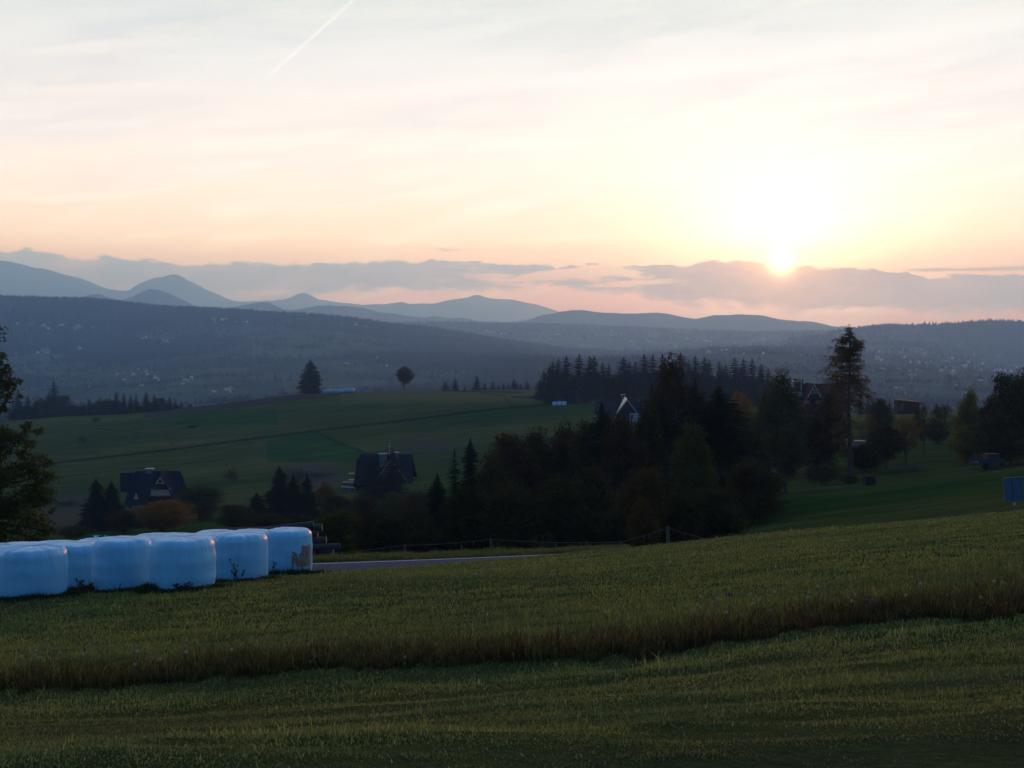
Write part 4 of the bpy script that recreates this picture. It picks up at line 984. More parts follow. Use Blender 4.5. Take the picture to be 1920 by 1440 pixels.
def make_bales():
    fm = film_mat(); straw = plain('straw', (0.30, 0.20, 0.13), 0.95, 0.5, 22, bump=0.8, stretch=(1, 1, 0.3))
    for i, (px, Y, R, H, lb) in enumerate(FRONT + BACK):
        g_ = gp(px, Y, -0.03)
        e = empty('wrapped_bale', g_)
        me = bale_mesh(20 + i, R, H, (-0.03, 0.02, 0.035, -0.01, 0.03, 0.02)[i % 6]); me.materials.append(fm)
        o = bpy.data.objects.new('film', me); COL.objects.link(o); o.parent = e
        tag(e, lb, 'bale', 'wrapped silage bales beside the road')
        if i == 5:
            # torn place: ragged shreds of straw standing a little proud of the film
            n = 46; V = []; f = []
            ths = np.linspace(0.30, 1.26, n); zs = np.linspace(0.08, 0.90, 60)
            R_ = lambda t_, z_: float(bale_surface(np.array([t_ - math.pi / 2 + 0 + 10]), np.array([z_]), R, H, 25)[0])
            for a in range(n - 1):
                for b in range(59):
                    t_ = (ths[a] + ths[a + 1]) / 2; z_ = (zs[b] + zs[b + 1]) / 2
                    lo = 0.14 + 0.16 * float(vn(t_ * 11, 1, 3)) + (0.12 if t_ < 0.5 else 0.0) * float(vn(t_ * 30, 5, 3)) * 3; hi = 0.66 + 0.20 * float(vn(t_ * 9, 7, 5)) + (0.14 if t_ > 0.75 else -0.02)
                    if t_ < 0.42 and z_ < 0.30: continue
                    if z_ < lo or z_ > hi: continue
                    if float(vn(t_ * 26, z_ * 9, 61)) < 0.16 or (z_ < 0.36 and float(vn(t_ * 28, z_ * 3, 67)) < 0.42): continue
                    k = len(V); off = 0.012 + 0.014 * float(vn(t_ * 60, z_ * 60, 5))
                    for (tt, zz_) in ((ths[a], zs[b]), (ths[a + 1], zs[b]), (ths[a + 1], zs[b + 1]), (ths[a], zs[b + 1])):
                        r_ = R_(tt, zz_) + off; V.append((math.sin(tt) * r_, -math.cos(tt) * r_, zz_))
                    f.append((k, k + 1, k + 2, k + 3))
            me = bpy.data.meshes.new('torn_patch'); me.from_pydata(V, [], f); me.materials.append(straw)
            o = bpy.data.objects.new('torn_patch', me); COL.objects.link(o); o.parent = e; o['label'] = 'brown straw showing where the film is torn'
        if i == 8:
            mb = MB(); rr = random.Random(4)
            for k in range(7):
                p = Vector((rr.uniform(-.12, .12), rr.uniform(-.1, .1), H + 0.02)); q = [p + Vector((rr.uniform(-.09, .09), rr.uniform(-.07, .07), rr.uniform(0.0, 0.10))) for _ in range(3)]
                mb.poly(q)
            mb.build('film_scrap', fm, e)
    # three small bales far off on the hillside, and the pale line beyond the crest
    for i, px in enumerate((1040, 1049, 1058)):
        Y = 446; e = empty('wrapped_bale', gp(px, Y, 0.0)); e.scale = (1.3,) * 3
        me = bale_mesh(60 + i, 0.63, 0.95); me.materials.append(fm); o = bpy.data.objects.new('film', me); COL.objects.link(o); o.parent = e
        tag(e, ('left', 'middle', 'right')[i] + ' one of three small pale bales far off on the hillside', 'bale', 'three bales on the far hillside')
    for i in range(9):
        px = 606 + i * 7; Y = 609; e = empty('wrapped_bale', gp(px, Y, 0.35)); e.scale = (1.5,) * 3
        o = bpy.data.objects.new('film', me); COL.objects.link(o); o.parent = e
        tag(e, 'tiny pale bale in the line beyond the crest beside the lone evergreen', 'bale', 'line of bales beyond the crest')

# ---------------------------------------------------------------- road, fence, logs, sign
def strip(name, xs, ya, yb, dz, material, kind='structure', ny=6, thick=0.0):
    V = []; f = []
    n = len(xs)
    for j in range(ny):
        for x in xs:
            t = j / (ny - 1); y = ya(x) * (1 - t) + yb(x) * t
            V.append((x, y, float(hgt_raw(np.array([x]), np.array([y]))[0]) + dz))
    for j in range(ny - 1):
        for i in range(n - 1): f.append((j * n + i, j * n + i + 1, (j + 1) * n + i + 1, (j + 1) * n + i))
    me = bpy.data.meshes.new(name); me.from_pydata(V, [], f); me.materials.append(material); me.polygons.foreach_set('use_smooth', [True] * len(f)); me.update()
    o = bpy.data.objects.new(name, me); COL.objects.link(o); tag(o, kind=kind); return o

def make_road():
    asph = plain('asphalt', (0.038, 0.058, 0.085), 0.95, 0.15, 30, bump=0.1, spec=0.05); paint = plain('road_paint', (0.40, 0.42, 0.43), 0.9, 0.1, 12, spec=0.1)
    xs = np.linspace(-42, 42, 170)
    strip('road', xs, lambda x: 46.0, lambda x: 52.0, 0.045, asph, ny=8)
    o = strip('edge_line', xs, lambda x: 51.35, lambda x: 51.58, 0.052, paint, kind='structure', ny=2)
    o2 = strip('edge_line', xs, lambda x: 46.5, lambda x: 46.65, 0.052, paint, kind='structure', ny=2)

def make_fence():
    wood = plain('weathered_post', (0.07, 0.068, 0.068), 0.9, 0.4, 9, stretch=(4, 4, 0.8), bump=0.4); wire = plain('wire', (0.20, 0.18, 0.17), 0.8, 0.1, 5)
    Yf = 56.5
    posts = [(560, 1040, 'hidden'), (758, 1021, 'x'), (920, 1010, 'x'), (1163, 1015, 'x'), (1252, 988, 'x')]
    lbs = ['grey wooden fence post beside the last bale', 'short grey fence post right of the log pile', 'thin grey fence post where the road runs out of sight', 'low fence post left of the high one', 'highest grey fence post before the reddish trees']
    tops = []
    for (px, tp, _), lb in zip(posts, lbs):
        b_ = gp(px, Yf); t = at(px, tp, Yf); tops.append(Vector((b_.x, b_.y, t.z - 0.03)))
        e = MB(); r0 = 0.055 if px != 1252 else 0.075
        hgt_ = t.z - b_.z
        e.tube([(0, 0, -0.4), (0.01, 0, hgt_ * .5), (0.02 if px == 758 else 0.0, 0, hgt_)], [r0, r0, r0 * .9], 8)
        o = e.build('fence_post', wood); o.location = b_
        tag(o, lb, 'fence post', 'posts of the wire fence by the road')
    px_thin = [(865, 1026), (1100, 1030), (1480, 1012)]
    for k, (px, tp) in enumerate(px_thin):
        b_ = gp(px, Yf + 0.1); t = at(px, tp, Yf); mb = MB(); mb.tube([(0, 0, -0.2), (0.02, 0, max(0.5, t.z - b_.z))], 0.012, 5)
        o = mb.build('fence_stake', wire); o.location = b_
        tag(o, ['thin metal stake between the two short fence posts', 'thin metal stake in the sagging wire left of the high post', 'thin metal stake right of the high post'][k], 'fence stake', 'thin stakes of the wire fence')
    tops.append(Vector((gp(1330, Yf).x, Yf, at(1330, 1011, Yf).z))); tops.append(Vector((gp(1560, Yf).x, Yf, at(1560, 1000, Yf).z)))
    mb = MB()
    rr = random.Random(2)
    for a, b in zip(tops[:-1], tops[1:]):
        n = 10; sag = 0.010 * (b - a).length + 0.02
        pts = [a.lerp(b, k / n) - Vector((0, 0, sag * 4 * (k / n) * (1 - k / n))) for k in range(n + 1)]
        mb.tube(pts, 0.006, 4)
        for k in range(2):   # ends of old twine knotted on the wire
            p = pts[rr.randrange(2, n - 1)]; mb.tube([p, p + Vector((rr.uniform(-.05, .05), 0, -rr.uniform(0.12, 0.3)))], [0.010, 0.006], 4)
    o = mb.build('fence_wire', wire); tag(o, 'sagging wire of the roadside fence with knotted ends of twine', 'fence wire')

def make_logs():
    bk = plain('log_bark', (0.05, 0.048, 0.05), 0.9, 0.4, 6, stretch=(1, 4, 4), bump=0.5); cut = plain('cut_wood', (0.09, 0.075, 0.06), 0.85, 0.25, 14)
    L = [  # right end px, py, radius px, slope (py drop to the left per px), label
        (588, 983, 6.5, 0.13, 'topmost grey log of the pile slanting up to the right'), (604, 989, 7.0, 0.04, 'short-ended log just under the topmost one'), (596, 1004, 7.5, -0.02, 'third log down in the pile'),
        (578, 1002, 6.5, 0.02, 'log set back under the topmost one'), (612, 1012, 7.0, 0.05, 'log sticking farthest right in the middle of the pile'), (600, 1022, 7.0, -0.03, 'dark log in the lower part of the pile'),
        (638, 1024, 6.0, 0.03, 'long low log reaching the green shrub'), (590, 1034, 8.0, 0.0, 'bottom log near the last bale'), (625, 1037, 7.5, 0.01, 'bottom log nearest the green shrub')]
    for i, (px, py, rp, sl_, lb) in enumerate(L):
        Y = 60.0 + (i % 3) * 0.25; r_ = rp / F * Y
        end = at(px, py, Y); ln = 4.2 + (i % 4) * 0.3; d = Vector((-1, 0.10 * (i % 3 - 1), -sl_)).normalized()
        e = empty('log', end + d * ln * 0.5)
        mb = MB(); mb.tube([d * ln * (t - 0.5) + Vector((0, 0, 0.02 * math.sin(t * 5 + i))) for t in np.linspace(0, 1, 7)], [r_ * (0.96 + 0.06 * math.sin(i + k)) for k in range(7)], 14, cap=False)
        mb.build('bark', bk, e, smooth=True)
        for s_ in (-0.5, 0.5):
            m2 = MB(); m2.tube([d * ln * s_ * 0.998, d * ln * s_ * 1.001], r_ * 0.97, 14); m2.build('cut_end', cut, e)
        tag(e, lb, 'log', 'logs of the pile behind the last bale')

def make_sign():
    metal = plain('sign_back_metal', (0.055, 0.11, 0.18), 0.6, 0.06, 3, spec=0.3); galv = plain('galvanised_post', (0.07, 0.10, 0.14), 0.7, 0.15, 8); white = plain('white_band', (0.7, 0.7, 0.7), 0.6, 0.05, 4)
    Y = 47.5; c = at(1899.5, 917, Y); g_ = gp(1901, Y)
    e = empty('road_sign', g_, rad(4))
    loc = c - g_
    w, h = 35 / F * Y, 43 / F * Y
    mb = MB(); mb.box(loc, (w, 0.012, h), ry=rad(-4.5))
    mb.build('panel', metal, e)
    mb = MB(); M = Matrix.Rotation(rad(-4.5), 4, 'Y')
    for dx, dz, sx_, sz_ in ((0, h / 2, w + 0.03, 0.03), (0, -h / 2, w + 0.03, 0.03), (-w / 2, 0, 0.03, h - 0.034), (w / 2, 0, 0.03, h - 0.034)):
        mb.box(loc + M @ Vector((dx, -0.012, dz)), (sx_, 0.045, sz_), ry=rad(-4.5))
    mb.build('frame', galv, e)
    top = loc + M @ Vector((0, -0.05, h / 2 - 0.02))
    mb = MB(); mb.tube([(0.0, -0.05, -0.4), (0.0, -0.05, loc.z - h / 2), top], 0.032, 10); mb.build('post', galv, e)
    for k in (0.10, 0.16):
        m2 = MB(); m2.tube([(0, -0.05, loc.z - h / 2 - k), (0, -0.05, loc.z - h / 2 - k + 0.025)], 0.037, 10); m2.build('band', white, e)
    tag(e, 'grey back of a square road sign on a post at the right edge', 'road sign')

# ---------------------------------------------------------------- houses
HM = {}
def house_mats():
    HM['roof'] = plain('dark_roof_shingle', (0.012, 0.014, 0.028), 0.95, 0.25, 9, stretch=(1, 1, 5), bump=0.3, spec=0.03); HM['log'] = plain('log_wall', (0.10, 0.065, 0.035), 0.8, 0.3, 3, stretch=(0.3, 0.3, 9), bump=0.4)
    HM['cream'] = plain('cream_render', (0.20, 0.165, 0.12), 0.85, 0.08, 4); HM['blue'] = plain('pale_blue_render', (0.17, 0.26, 0.36), 0.85, 0.06, 4); HM['trim'] = plain('light_timber', (0.30, 0.235, 0.18), 0.7, 0.2, 8)
    HM['brown'] = plain('brown_timber', (0.07, 0.035, 0.022), 0.8, 0.3, 6, stretch=(1, 1, 4)); HM['stone'] = plain('chimney_stone', (0.07, 0.085, 0.10), 0.9, 0.25, 7, bump=0.4); HM['cap'] = plain('chimney_cap', (0.36, 0.35, 0.36), 0.6, 0.1, 3)
    HM['red'] = plain('dark_red_roof', (0.05, 0.018, 0.022), 0.95, 0.25, 9, stretch=(1, 1, 5), bump=0.3, spec=0.03); HM['metal'] = plain('ridge_metal_and_roof_glint', (0.30, 0.28, 0.27), 0.35, 0.1, 6, metal=0.4)
    m_, b, o = mat('window_glass'); p = b.new('ShaderNodeBsdfPrincipled'); p.inputs['Base Color'].default_value = (0.03, 0.035, 0.045, 1); p.inputs['Roughness'].default_value = 0.08; m_.node_tree.links.new(p.outputs[0], o.inputs[0]); HM['glass'] = m_
    HM['plank'] = plain('weathered_planks', (0.045, 0.03, 0.022), 0.95, 0.35, 5, stretch=(6, 6, 0.6), bump=0.4, spec=0.05)

def slab(mb, a, b, c, d, t):
    """thick quad a,b,c,d (counter-clockwise from outside), thickness t inward"""
    a, b, c, d = map(Vector, (a, b, c, d)); n = (b - a).cross(d - a).normalized() * -t
    k = len(mb.v); mb.v += [tuple(v) for v in (a, b, c, d, a + n, b + n, c + n, d + n)]
    for q in ((0, 1, 2, 3), (7, 6, 5, 4), (0, 4, 5, 1), (1, 5, 6, 2), (2, 6, 7, 3), (3, 7, 4, 0)): mb.f.append(tuple(k + i for i in q))

def window(par, c, w, h, wall_y=-0.03, n=1, frame='trim', arch=False):
    """window facing -Y at c (centre): frame bars with a pane inside"""
    fr = MB(); c = Vector(c); t = 0.11
    for dx in np.linspace(-w / 2, w / 2, n + 1): fr.box(c + Vector((dx, wall_y, 0)), (t, 0.10, h + t))
    for dz in (-h / 2, h / 2): fr.box(c + Vector((0, wall_y - 0.003, dz)), (w + t, 0.10, t))
    fo = fr.build('window', HM[frame], par)
    MB().box(c + Vector((0, wall_y + 0.02, 0)), (w, 0.03, h)).build('pane', HM['glass'], fo)

def gable_roof(L, Dp, z0, z1, ov, xo=0.0, hip=0.0, t=0.18, yc=0.0):
    """two slopes; ridge along x"""
    mb = MB(); hl = L / 2; d = Dp / 2 + ov; s = (z1 - z0) / (Dp / 2); ze = z0 - s * ov * 0.6
    for sg in (-1, 1):
        a = (xo - hl, yc + sg * d, ze); b = (xo + hl, yc + sg * d, ze); c = (xo + hl - hip, yc, z1); e = (xo - hl + hip, yc, z1)
        if sg < 0: slab(mb, a, b, c, e, t)
        else: slab(mb, b, a, e, c, t)
    return mb

def front_gable(par, x, w, zb, zt, yf, yr, wallm, roofm, trim=True, wins=()):
    """a steep cross gable facing the viewer: triangular wall, two roof slopes running back into the main roof, barge boards"""
    h = w / 2
    MB().prism([(x - h + .25, yf, zb), (x + h - .25, yf, zb), (x, yf, zt - 0.45)], (0, yr - yf - 0.6, 0)).build('gable_wall', HM[wallm], par)
    mb = MB(); o = 0.55
    k = (zt - zb) / h
    for sg in (-1, 1):
        a = Vector((x + sg * (h + .35), yf - o, zb - k * .35)); b = Vector((x, yf - o, zt)); c = Vector((x, yr, zt)); d = Vector((x + sg * (h + .35), yr, zb - k * .35))
        if sg > 0: slab(mb, a, d, c, b, 0.16)
        else: slab(mb, a, b, c, d, 0.16)
    mb.build('gable_roof', HM[roofm], par)
    if trim:
        mb = MB()
        for sg in (-1, 1):
            a = Vector((x + sg * (h + .35), yf - o - 0.03, zb - k * .35 - .05)); b = Vector((x, yf - o - 0.03, zt - .05)); u = (b - a).normalized(); nn = Vector((-u.z, 0, u.x)) * 0.26 * (1 if u.x > 0 else -1)
            mb.prism([a, b, b - Vector((0, 0, .36)), a - nn * 1.0 * (1 if nn.z > 0 else -1)], (0, -0.06, 0))
        mb.build('barge_board', HM['trim'], par)
    for (wx, wz, ww, wh, n) in wins: window(par, (wx, yf - 0.02, wz), ww, wh, n=n)

def chimney(par, x, y, z0, z1, w=1.1, d=0.9, cap='cap', m_='stone'):
    o = MB().box((x, y, (z0 + z1) / 2), (w, d, z1 - z0)).build('chimney', HM[m_], par)
    MB().box((x, y, z1 + 0.08), (w + 0.35, d + 0.35, 0.16)).build('cap', HM[cap], o)

def make_houses():
    house_mats()
    # left-hand house (230-340, 885-965)
    Y = 290; k = Y / F
    def P(px, py): return ((px - 285) * k, -(py - HOR) * k)
    bz = -(985 - HOR) * k
    e = empty('log_house', (P(285, 0)[0] + (285 - 960) * k, Y, bz))
    zz_ = lambda py: -(py - HOR) * k - bz
    L = 100 * k
    MB().box((0, 4.6, zz_(942) / 2 - 0.5), (L * .86, 8.6, zz_(942) + 1.0)).build('wall', HM['log'], e)
    rf = gable_roof(L, 9.6, zz_(938), zz_(887), 1.3, hip=0.7, yc=4.6).build('roof', HM['roof'], e)
    chimney(rf, P(270, 0)[0], 4.6, zz_(900), zz_(883), 1.5, 1.0)
    front_gable(e, P(303, 0)[0], 50 * k, zz_(930), zz_(885), -1.2, 4.6, 'log', 'roof', trim=False, wins=[(P(299, 0)[0], zz_(920.5), 1.0, 1.1, 1), (P(309.5, 0)[0], zz_(920.5), 1.0, 1.1, 1)])
    MB().box((P(304, 0)[0], -1.35, zz_(920.5)), (4.3, 0.12, 1.75)).build('dormer_wall', HM['trim'], e)
    slb = MB(); slab(slb, (P(290, 0)[0], -1.95, zz_(915)), (P(319, 0)[0], -1.95, zz_(915)), (P(312, 0)[0], -1.0, zz_(905)), (P(297, 0)[0], -1.0, zz_(905)), 0.15); slb.build('skirt_roof', HM['roof'], e)
    tr = MB(); x0_, x1_, z0_, z1_ = P(297, 0)[0], P(312, 0)[0], zz_(904.5), zz_(894); xm = (x0_ + x1_) / 2
    for a, b in (((x0_, z0_), (xm, z1_)), ((xm, z1_), (x1_, z0_)), ((x0_, z0_), (x1_, z0_))): tr.tube([(a[0], -1.85, a[1]), (b[0], -1.85, b[1])], 0.12, 4)
    tw = tr.build('window', HM['trim'], e); MB().prism([(x0_, -1.75, z0_), (x1_, -1.75, z0_), (xm, -1.75, z1_)], (0, 0.04, 0)).build('pane', HM['glass'], tw)
    tr = MB(); xs_ = P(257, 0)[0]; tr.prism([(xs_ - 0.45, -0.9, zz_(935)), (xs_ + 0.45, -0.9, zz_(935)), (xs_ - 0.1, -0.9, zz_(925))], (0, 0.6, 0)); tr.build('dormer', HM['trim'], e)
    MB().box((P(258, 0)[0], 0.15, zz_(955)), (2.2, 0.2, 2.2)).build('porch_panel', HM['trim'], e)
    window(e, (P(244, 0)[0], 0.25, zz_(953)), 1.2, 1.3)
    MB().box((P(233, 0)[0], 3.2, zz_(906)), (2.6, 4.0, 4.4)).build('side_bay', HM['roof'], e)
    tag(e, 'dark-roofed log house at lower left with a triangular attic window', 'house')
    # gabled house (657-790, 850-930)
    Y = 292; k = Y / F; bz = -(962 - HOR) * k
    e = empty('timber_house', ((720 - 960) * k, Y, bz)); X_ = lambda px: (px - 720) * k; zz_ = lambda py: -(py - HOR) * k - bz
    MB().box((0, 5, zz_(903) / 2 - .5), (104 * k, 9.4, zz_(903) + 1)).build('wall', HM['log'], e)
    rf = gable_roof(114 * k, 10.6, zz_(902), zz_(855), 1.4, hip=0.9, yc=5).build('roof', HM['roof'], e)
    chimney(rf, X_(716), 2.6, zz_(880), zz_(853), 1.6, 1.0, m_='stone'); chimney(rf, X_(741), 3.4, zz_(870), zz_(851), 0.7, 0.7)
    front_gable(e, X_(735), 58 * k, zz_(897), zz_(858), -1.4, 5.0, 'brown', 'roof', wins=[(X_(726), zz_(886), 1.1, 1.0, 2), (X_(744), zz_(886), 1.1, 1.0, 2)])
    MB().prism([(X_(665), -0.2, zz_(902)), (X_(669), -0.2, zz_(902)), (X_(668), -0.2, zz_(862))], (0, 10, 0)).build('end_gable', HM['red'], e)
    mb = MB()
    for py in (888, 900): MB().box((X_(660), 0.5, zz_(py)), (1.6, 1.6, 0.12)).build('balcony', HM['trim'], e)
    MB().box((X_(655), 1.2, zz_(915)), (3.2, 3.0, 2.4)).build('annex', HM['log'], e)
    slb = MB(); slab(slb, (X_(641), -0.8, zz_(912)), (X_(665), -0.8, zz_(914)), (X_(665), 2.6, zz_(905)), (X_(641), 2.6, zz_(905)), 0.14); slb.build('annex_roof', HM['cap'], e)
    window(e, (X_(661), -0.4, zz_(918)), 1.0, 1.0, frame='blue')
    mb = MB(); slab(mb, (X_(768), -1.5, zz_(920)), (X_(779), -1.5, zz_(920)), (X_(776), 2.4, zz_(910)), (X_(765), 2.4, zz_(910)), 0.14); mb.build('porch_roof', HM['blue'], e)
    mb = MB(); mb.box((X_(778), -1.2, zz_(928)), (0.18, 0.18, 2.4)); mb.build('porch_post', HM['cap'], e)
    MB().box((X_(720), -1.3, zz_(925)), (5.6, 0.15, 1.7)).build('front_panel', HM['brown'], e)
    for px in (712, 727, 748): window(e, (X_(px), -1.42, zz_(922)), 1.1, 1.2)
    mb = MB(); mb.tube([(X_(727), 4, zz_(856)), (X_(727), 4, zz_(833))], 0.05, 5); mb.box((X_(727), 4, zz_(840)), (0.9, 0.05, 0.05)); mb.build('mast', HM['cap'], e)
    tag(e, 'large dark-roofed timber house with a tall front gable behind slim spruces', 'house')
    # blue-walled house among the trees (1120-1210, 745-810)
    Y = 350; k = Y / F; bz = -(815 - HOR) * k
    e = empty('village_house', ((1165 - 960) * k, Y, bz)); X_ = lambda px: (px - 1165) * k; zz_ = lambda py: -(py - HOR) * k - bz
    MB().box((X_(1168), 5, zz_(775) / 2 - .5), (84 * k, 9, zz_(775) + 1)).build('wall', HM['log'], e)
    rf = gable_roof(92 * k, 10, zz_(776), zz_(753), 1.2, xo=X_(1165), yc=5).build('roof', HM['roof'], e)
    MB().box((X_(1196), 5, zz_(756)), (13 * k, 0.5, 0.3)).build('ridge_cap', HM['metal'], rf)
    chimney(rf, X_(1171), 5, zz_(760), zz_(742), 0.9, 0.9, m_='brown')
    front_gable(e, X_(1175), 44 * k, zz_(777), zz_(748), -1.0, 5, 'roof', 'roof', trim=True)
    mb = MB(); a = Vector((X_(1155), -1.75, zz_(773))); b = Vector((X_(1175), -1.75, zz_(748)))
    slab(mb, a, b, b + Vector((-0.2, 5.0, 0.55)), b + Vector((-1.1, 2.0, -0.5)), 0.1); mb.build('roof_glint', HM['metal'], e)  # bright strip added as the sun glint on the gable's roof slope
    MB().box((X_(1190), -1.1, zz_(782)), (20 * k, 0.3, 15 * k)).build('front_wall', HM['blue'], e); window(e, (X_(1184), -1.28, zz_(781)), 0.9, 1.2)
    tag(e, 'half-hidden house with dark roof, glint strip at the roof edge and pale blue wall', 'house')
    # right-hand house (1490-1575, 713-790)
    Y = 226; k = Y / F; bz = -(800 - HOR) * k
    e = empty('village_house', ((1530 - 960) * k, Y, bz)); X_ = lambda px: (px - 1530) * k; zz_ = lambda py: -(py - HOR) * k - bz
    MB().box((X_(1535), 5, zz_(757) / 2 - .4), (70 * k, 8.6, zz_(757) + .8)).build('wall', HM['cream'], e)
    rf = gable_roof(86 * k, 9.6, zz_(760), zz_(721), 0.8, xo=X_(1548), yc=5).build('roof', HM['red'], e)
    front_gable(e, X_(1524), 42 * k, zz_(757), zz_(719), -0.6, 5, 'cream', 'red', trim=True, wins=[(X_(1522.5), zz_(734), 0.5, 0.5, 1)])
    slb = MB(); slab(slb, (X_(1509), -1.6, zz_(748.5)), (X_(1546), -1.6, zz_(748.5)), (X_(1537), -0.7, zz_(738.5)), (X_(1512), -0.7, zz_(738.5)), 0.14); slb.build('skirt_roof', HM['red'], e)
    slb = MB(); slab(slb, (X_(1494), -2.8, zz_(774)), (X_(1553), -2.8, zz_(774)), (X_(1551), -0.9, zz_(757.5)), (X_(1497), -0.9, zz_(757.5)), 0.14); slb.build('porch_roof', HM['red'], e)
    window(e, (X_(1522.5), -0.66, zz_(754)), 0.9, 0.7, frame='brown')
    chimney(rf, X_(1512), 6, zz_(732), zz_(714), 1.3, 1.0, m_='red', cap='red'); chimney(rf, X_(1503), 4, zz_(740), zz_(717), 1.0, 0.9, m_='brown', cap='trim')
    mb = MB(); mb.tube([(X_(1509.5), 3, zz_(735)), (X_(1509.5), 3, zz_(711))], 0.07, 5); mb.box((X_(1509), 3, zz_(712.5)), (1.5, 0.08, 0.08)); mb.build('aerial', HM['cap'], rf)
    MB().box((X_(1494), 4, zz_(752)), (2.4, 6, 3.0)).build('side_wing', HM['cream'], e); gable_roof(3.2, 7, zz_(748), zz_(728), 0.4, xo=X_(1494), yc=4).build('wing_roof', HM['roof'], e)
    tag(e, 'red-roofed house with a cream gable and tall aerial left of the big larch', 'house')
    # shed on the right crest (1683-1725, 747-771)
    Y = 283; k = Y / F; g_ = gp(1704, Y); bz = min(g_.z, -(771 - HOR) * k)
    e = empty('wooden_shed', ((1704 - 960) * k, Y, bz)); X_ = lambda px: (px - 1704) * k; zz_ = lambda py: -(py - HOR) * k - bz
    MB().prism([(X_(1684), 0, -0.5), (X_(1724), 0, -0.5), (X_(1724), 0, zz_(755)), (X_(1684), 0, zz_(751))], (0, 3, 0)).build('wall', HM['plank'], e)
    mb = MB(); slab(mb, (X_(1681.5), -0.4, zz_(749)), (X_(1726.5), -0.4, zz_(754)), (X_(1726.5), 3.3, zz_(753)), (X_(1681.5), 3.3, zz_(748)), 0.14); mb.build('roof', HM['brown'], e)
    mb = MB(); mb.box((X_(1690), -0.04, zz_(763)), (1.0, 0.07, 1.7)); mb.build('door', HM['brown'], e)
    tag(e, 'small brown plank shed with a slanting roof on the right crest', 'shed')

def simple_car(px, Y, lb, colr, rz):
    paint = plain('car_paint', colr, 0.6, 0.03, 2, spec=0.2); rub = plain('tyre_rubber', (0.02, 0.02, 0.02), 0.8, 0.1, 3)
    e = empty('parked_car', gp(px, Y, 0.0), rz)
    mb = MB()
    prof = [(-2.1, .35), (-2.15, .75), (-2.0, .95), (-1.2, 1.0), (-0.6, 1.42), (0.7, 1.45), (1.4, 1.02), (2.05, .9), (2.12, .6), (2.05, .35)]
    mb.prism([(x, -0.82, z) for x, z in prof], (0, 1.64, 0)); mb.build('body', paint, e)
    mb = MB()
    for s in (-1, 1): mb.prism([(-1.0, s * 0.83, 1.02), (1.2, s * 0.83, 1.02), (0.65, s * 0.80, 1.38), (-0.55, s * 0.80, 1.38)], (0, s * 0.01, 0))
    mb.prism([(-1.13, -0.7, 1.04), (-0.66, -0.7, 1.38), (-0.66, 0.7, 1.38), (-1.13, 0.7, 1.04)], (-0.05, 0, 0.03)); mb.build('window', HM['glass'], e)
    for sx_ in (-1.3, 1.3):
        for sy_ in (-0.78, 0.78):
            mb = MB(); mb.tube([(sx_, sy_ - 0.1, 0.32), (sx_, sy_ + 0.1, 0.32)], 0.32, 14); mb.build('wheel', rub, e)
    for sy_ in (-0.6, 0.6): MB().box((-2.13, sy_, 0.72), (0.08, 0.3, 0.14)).build('headlight', HM['cap'], e)
    tag(e, lb, 'car')

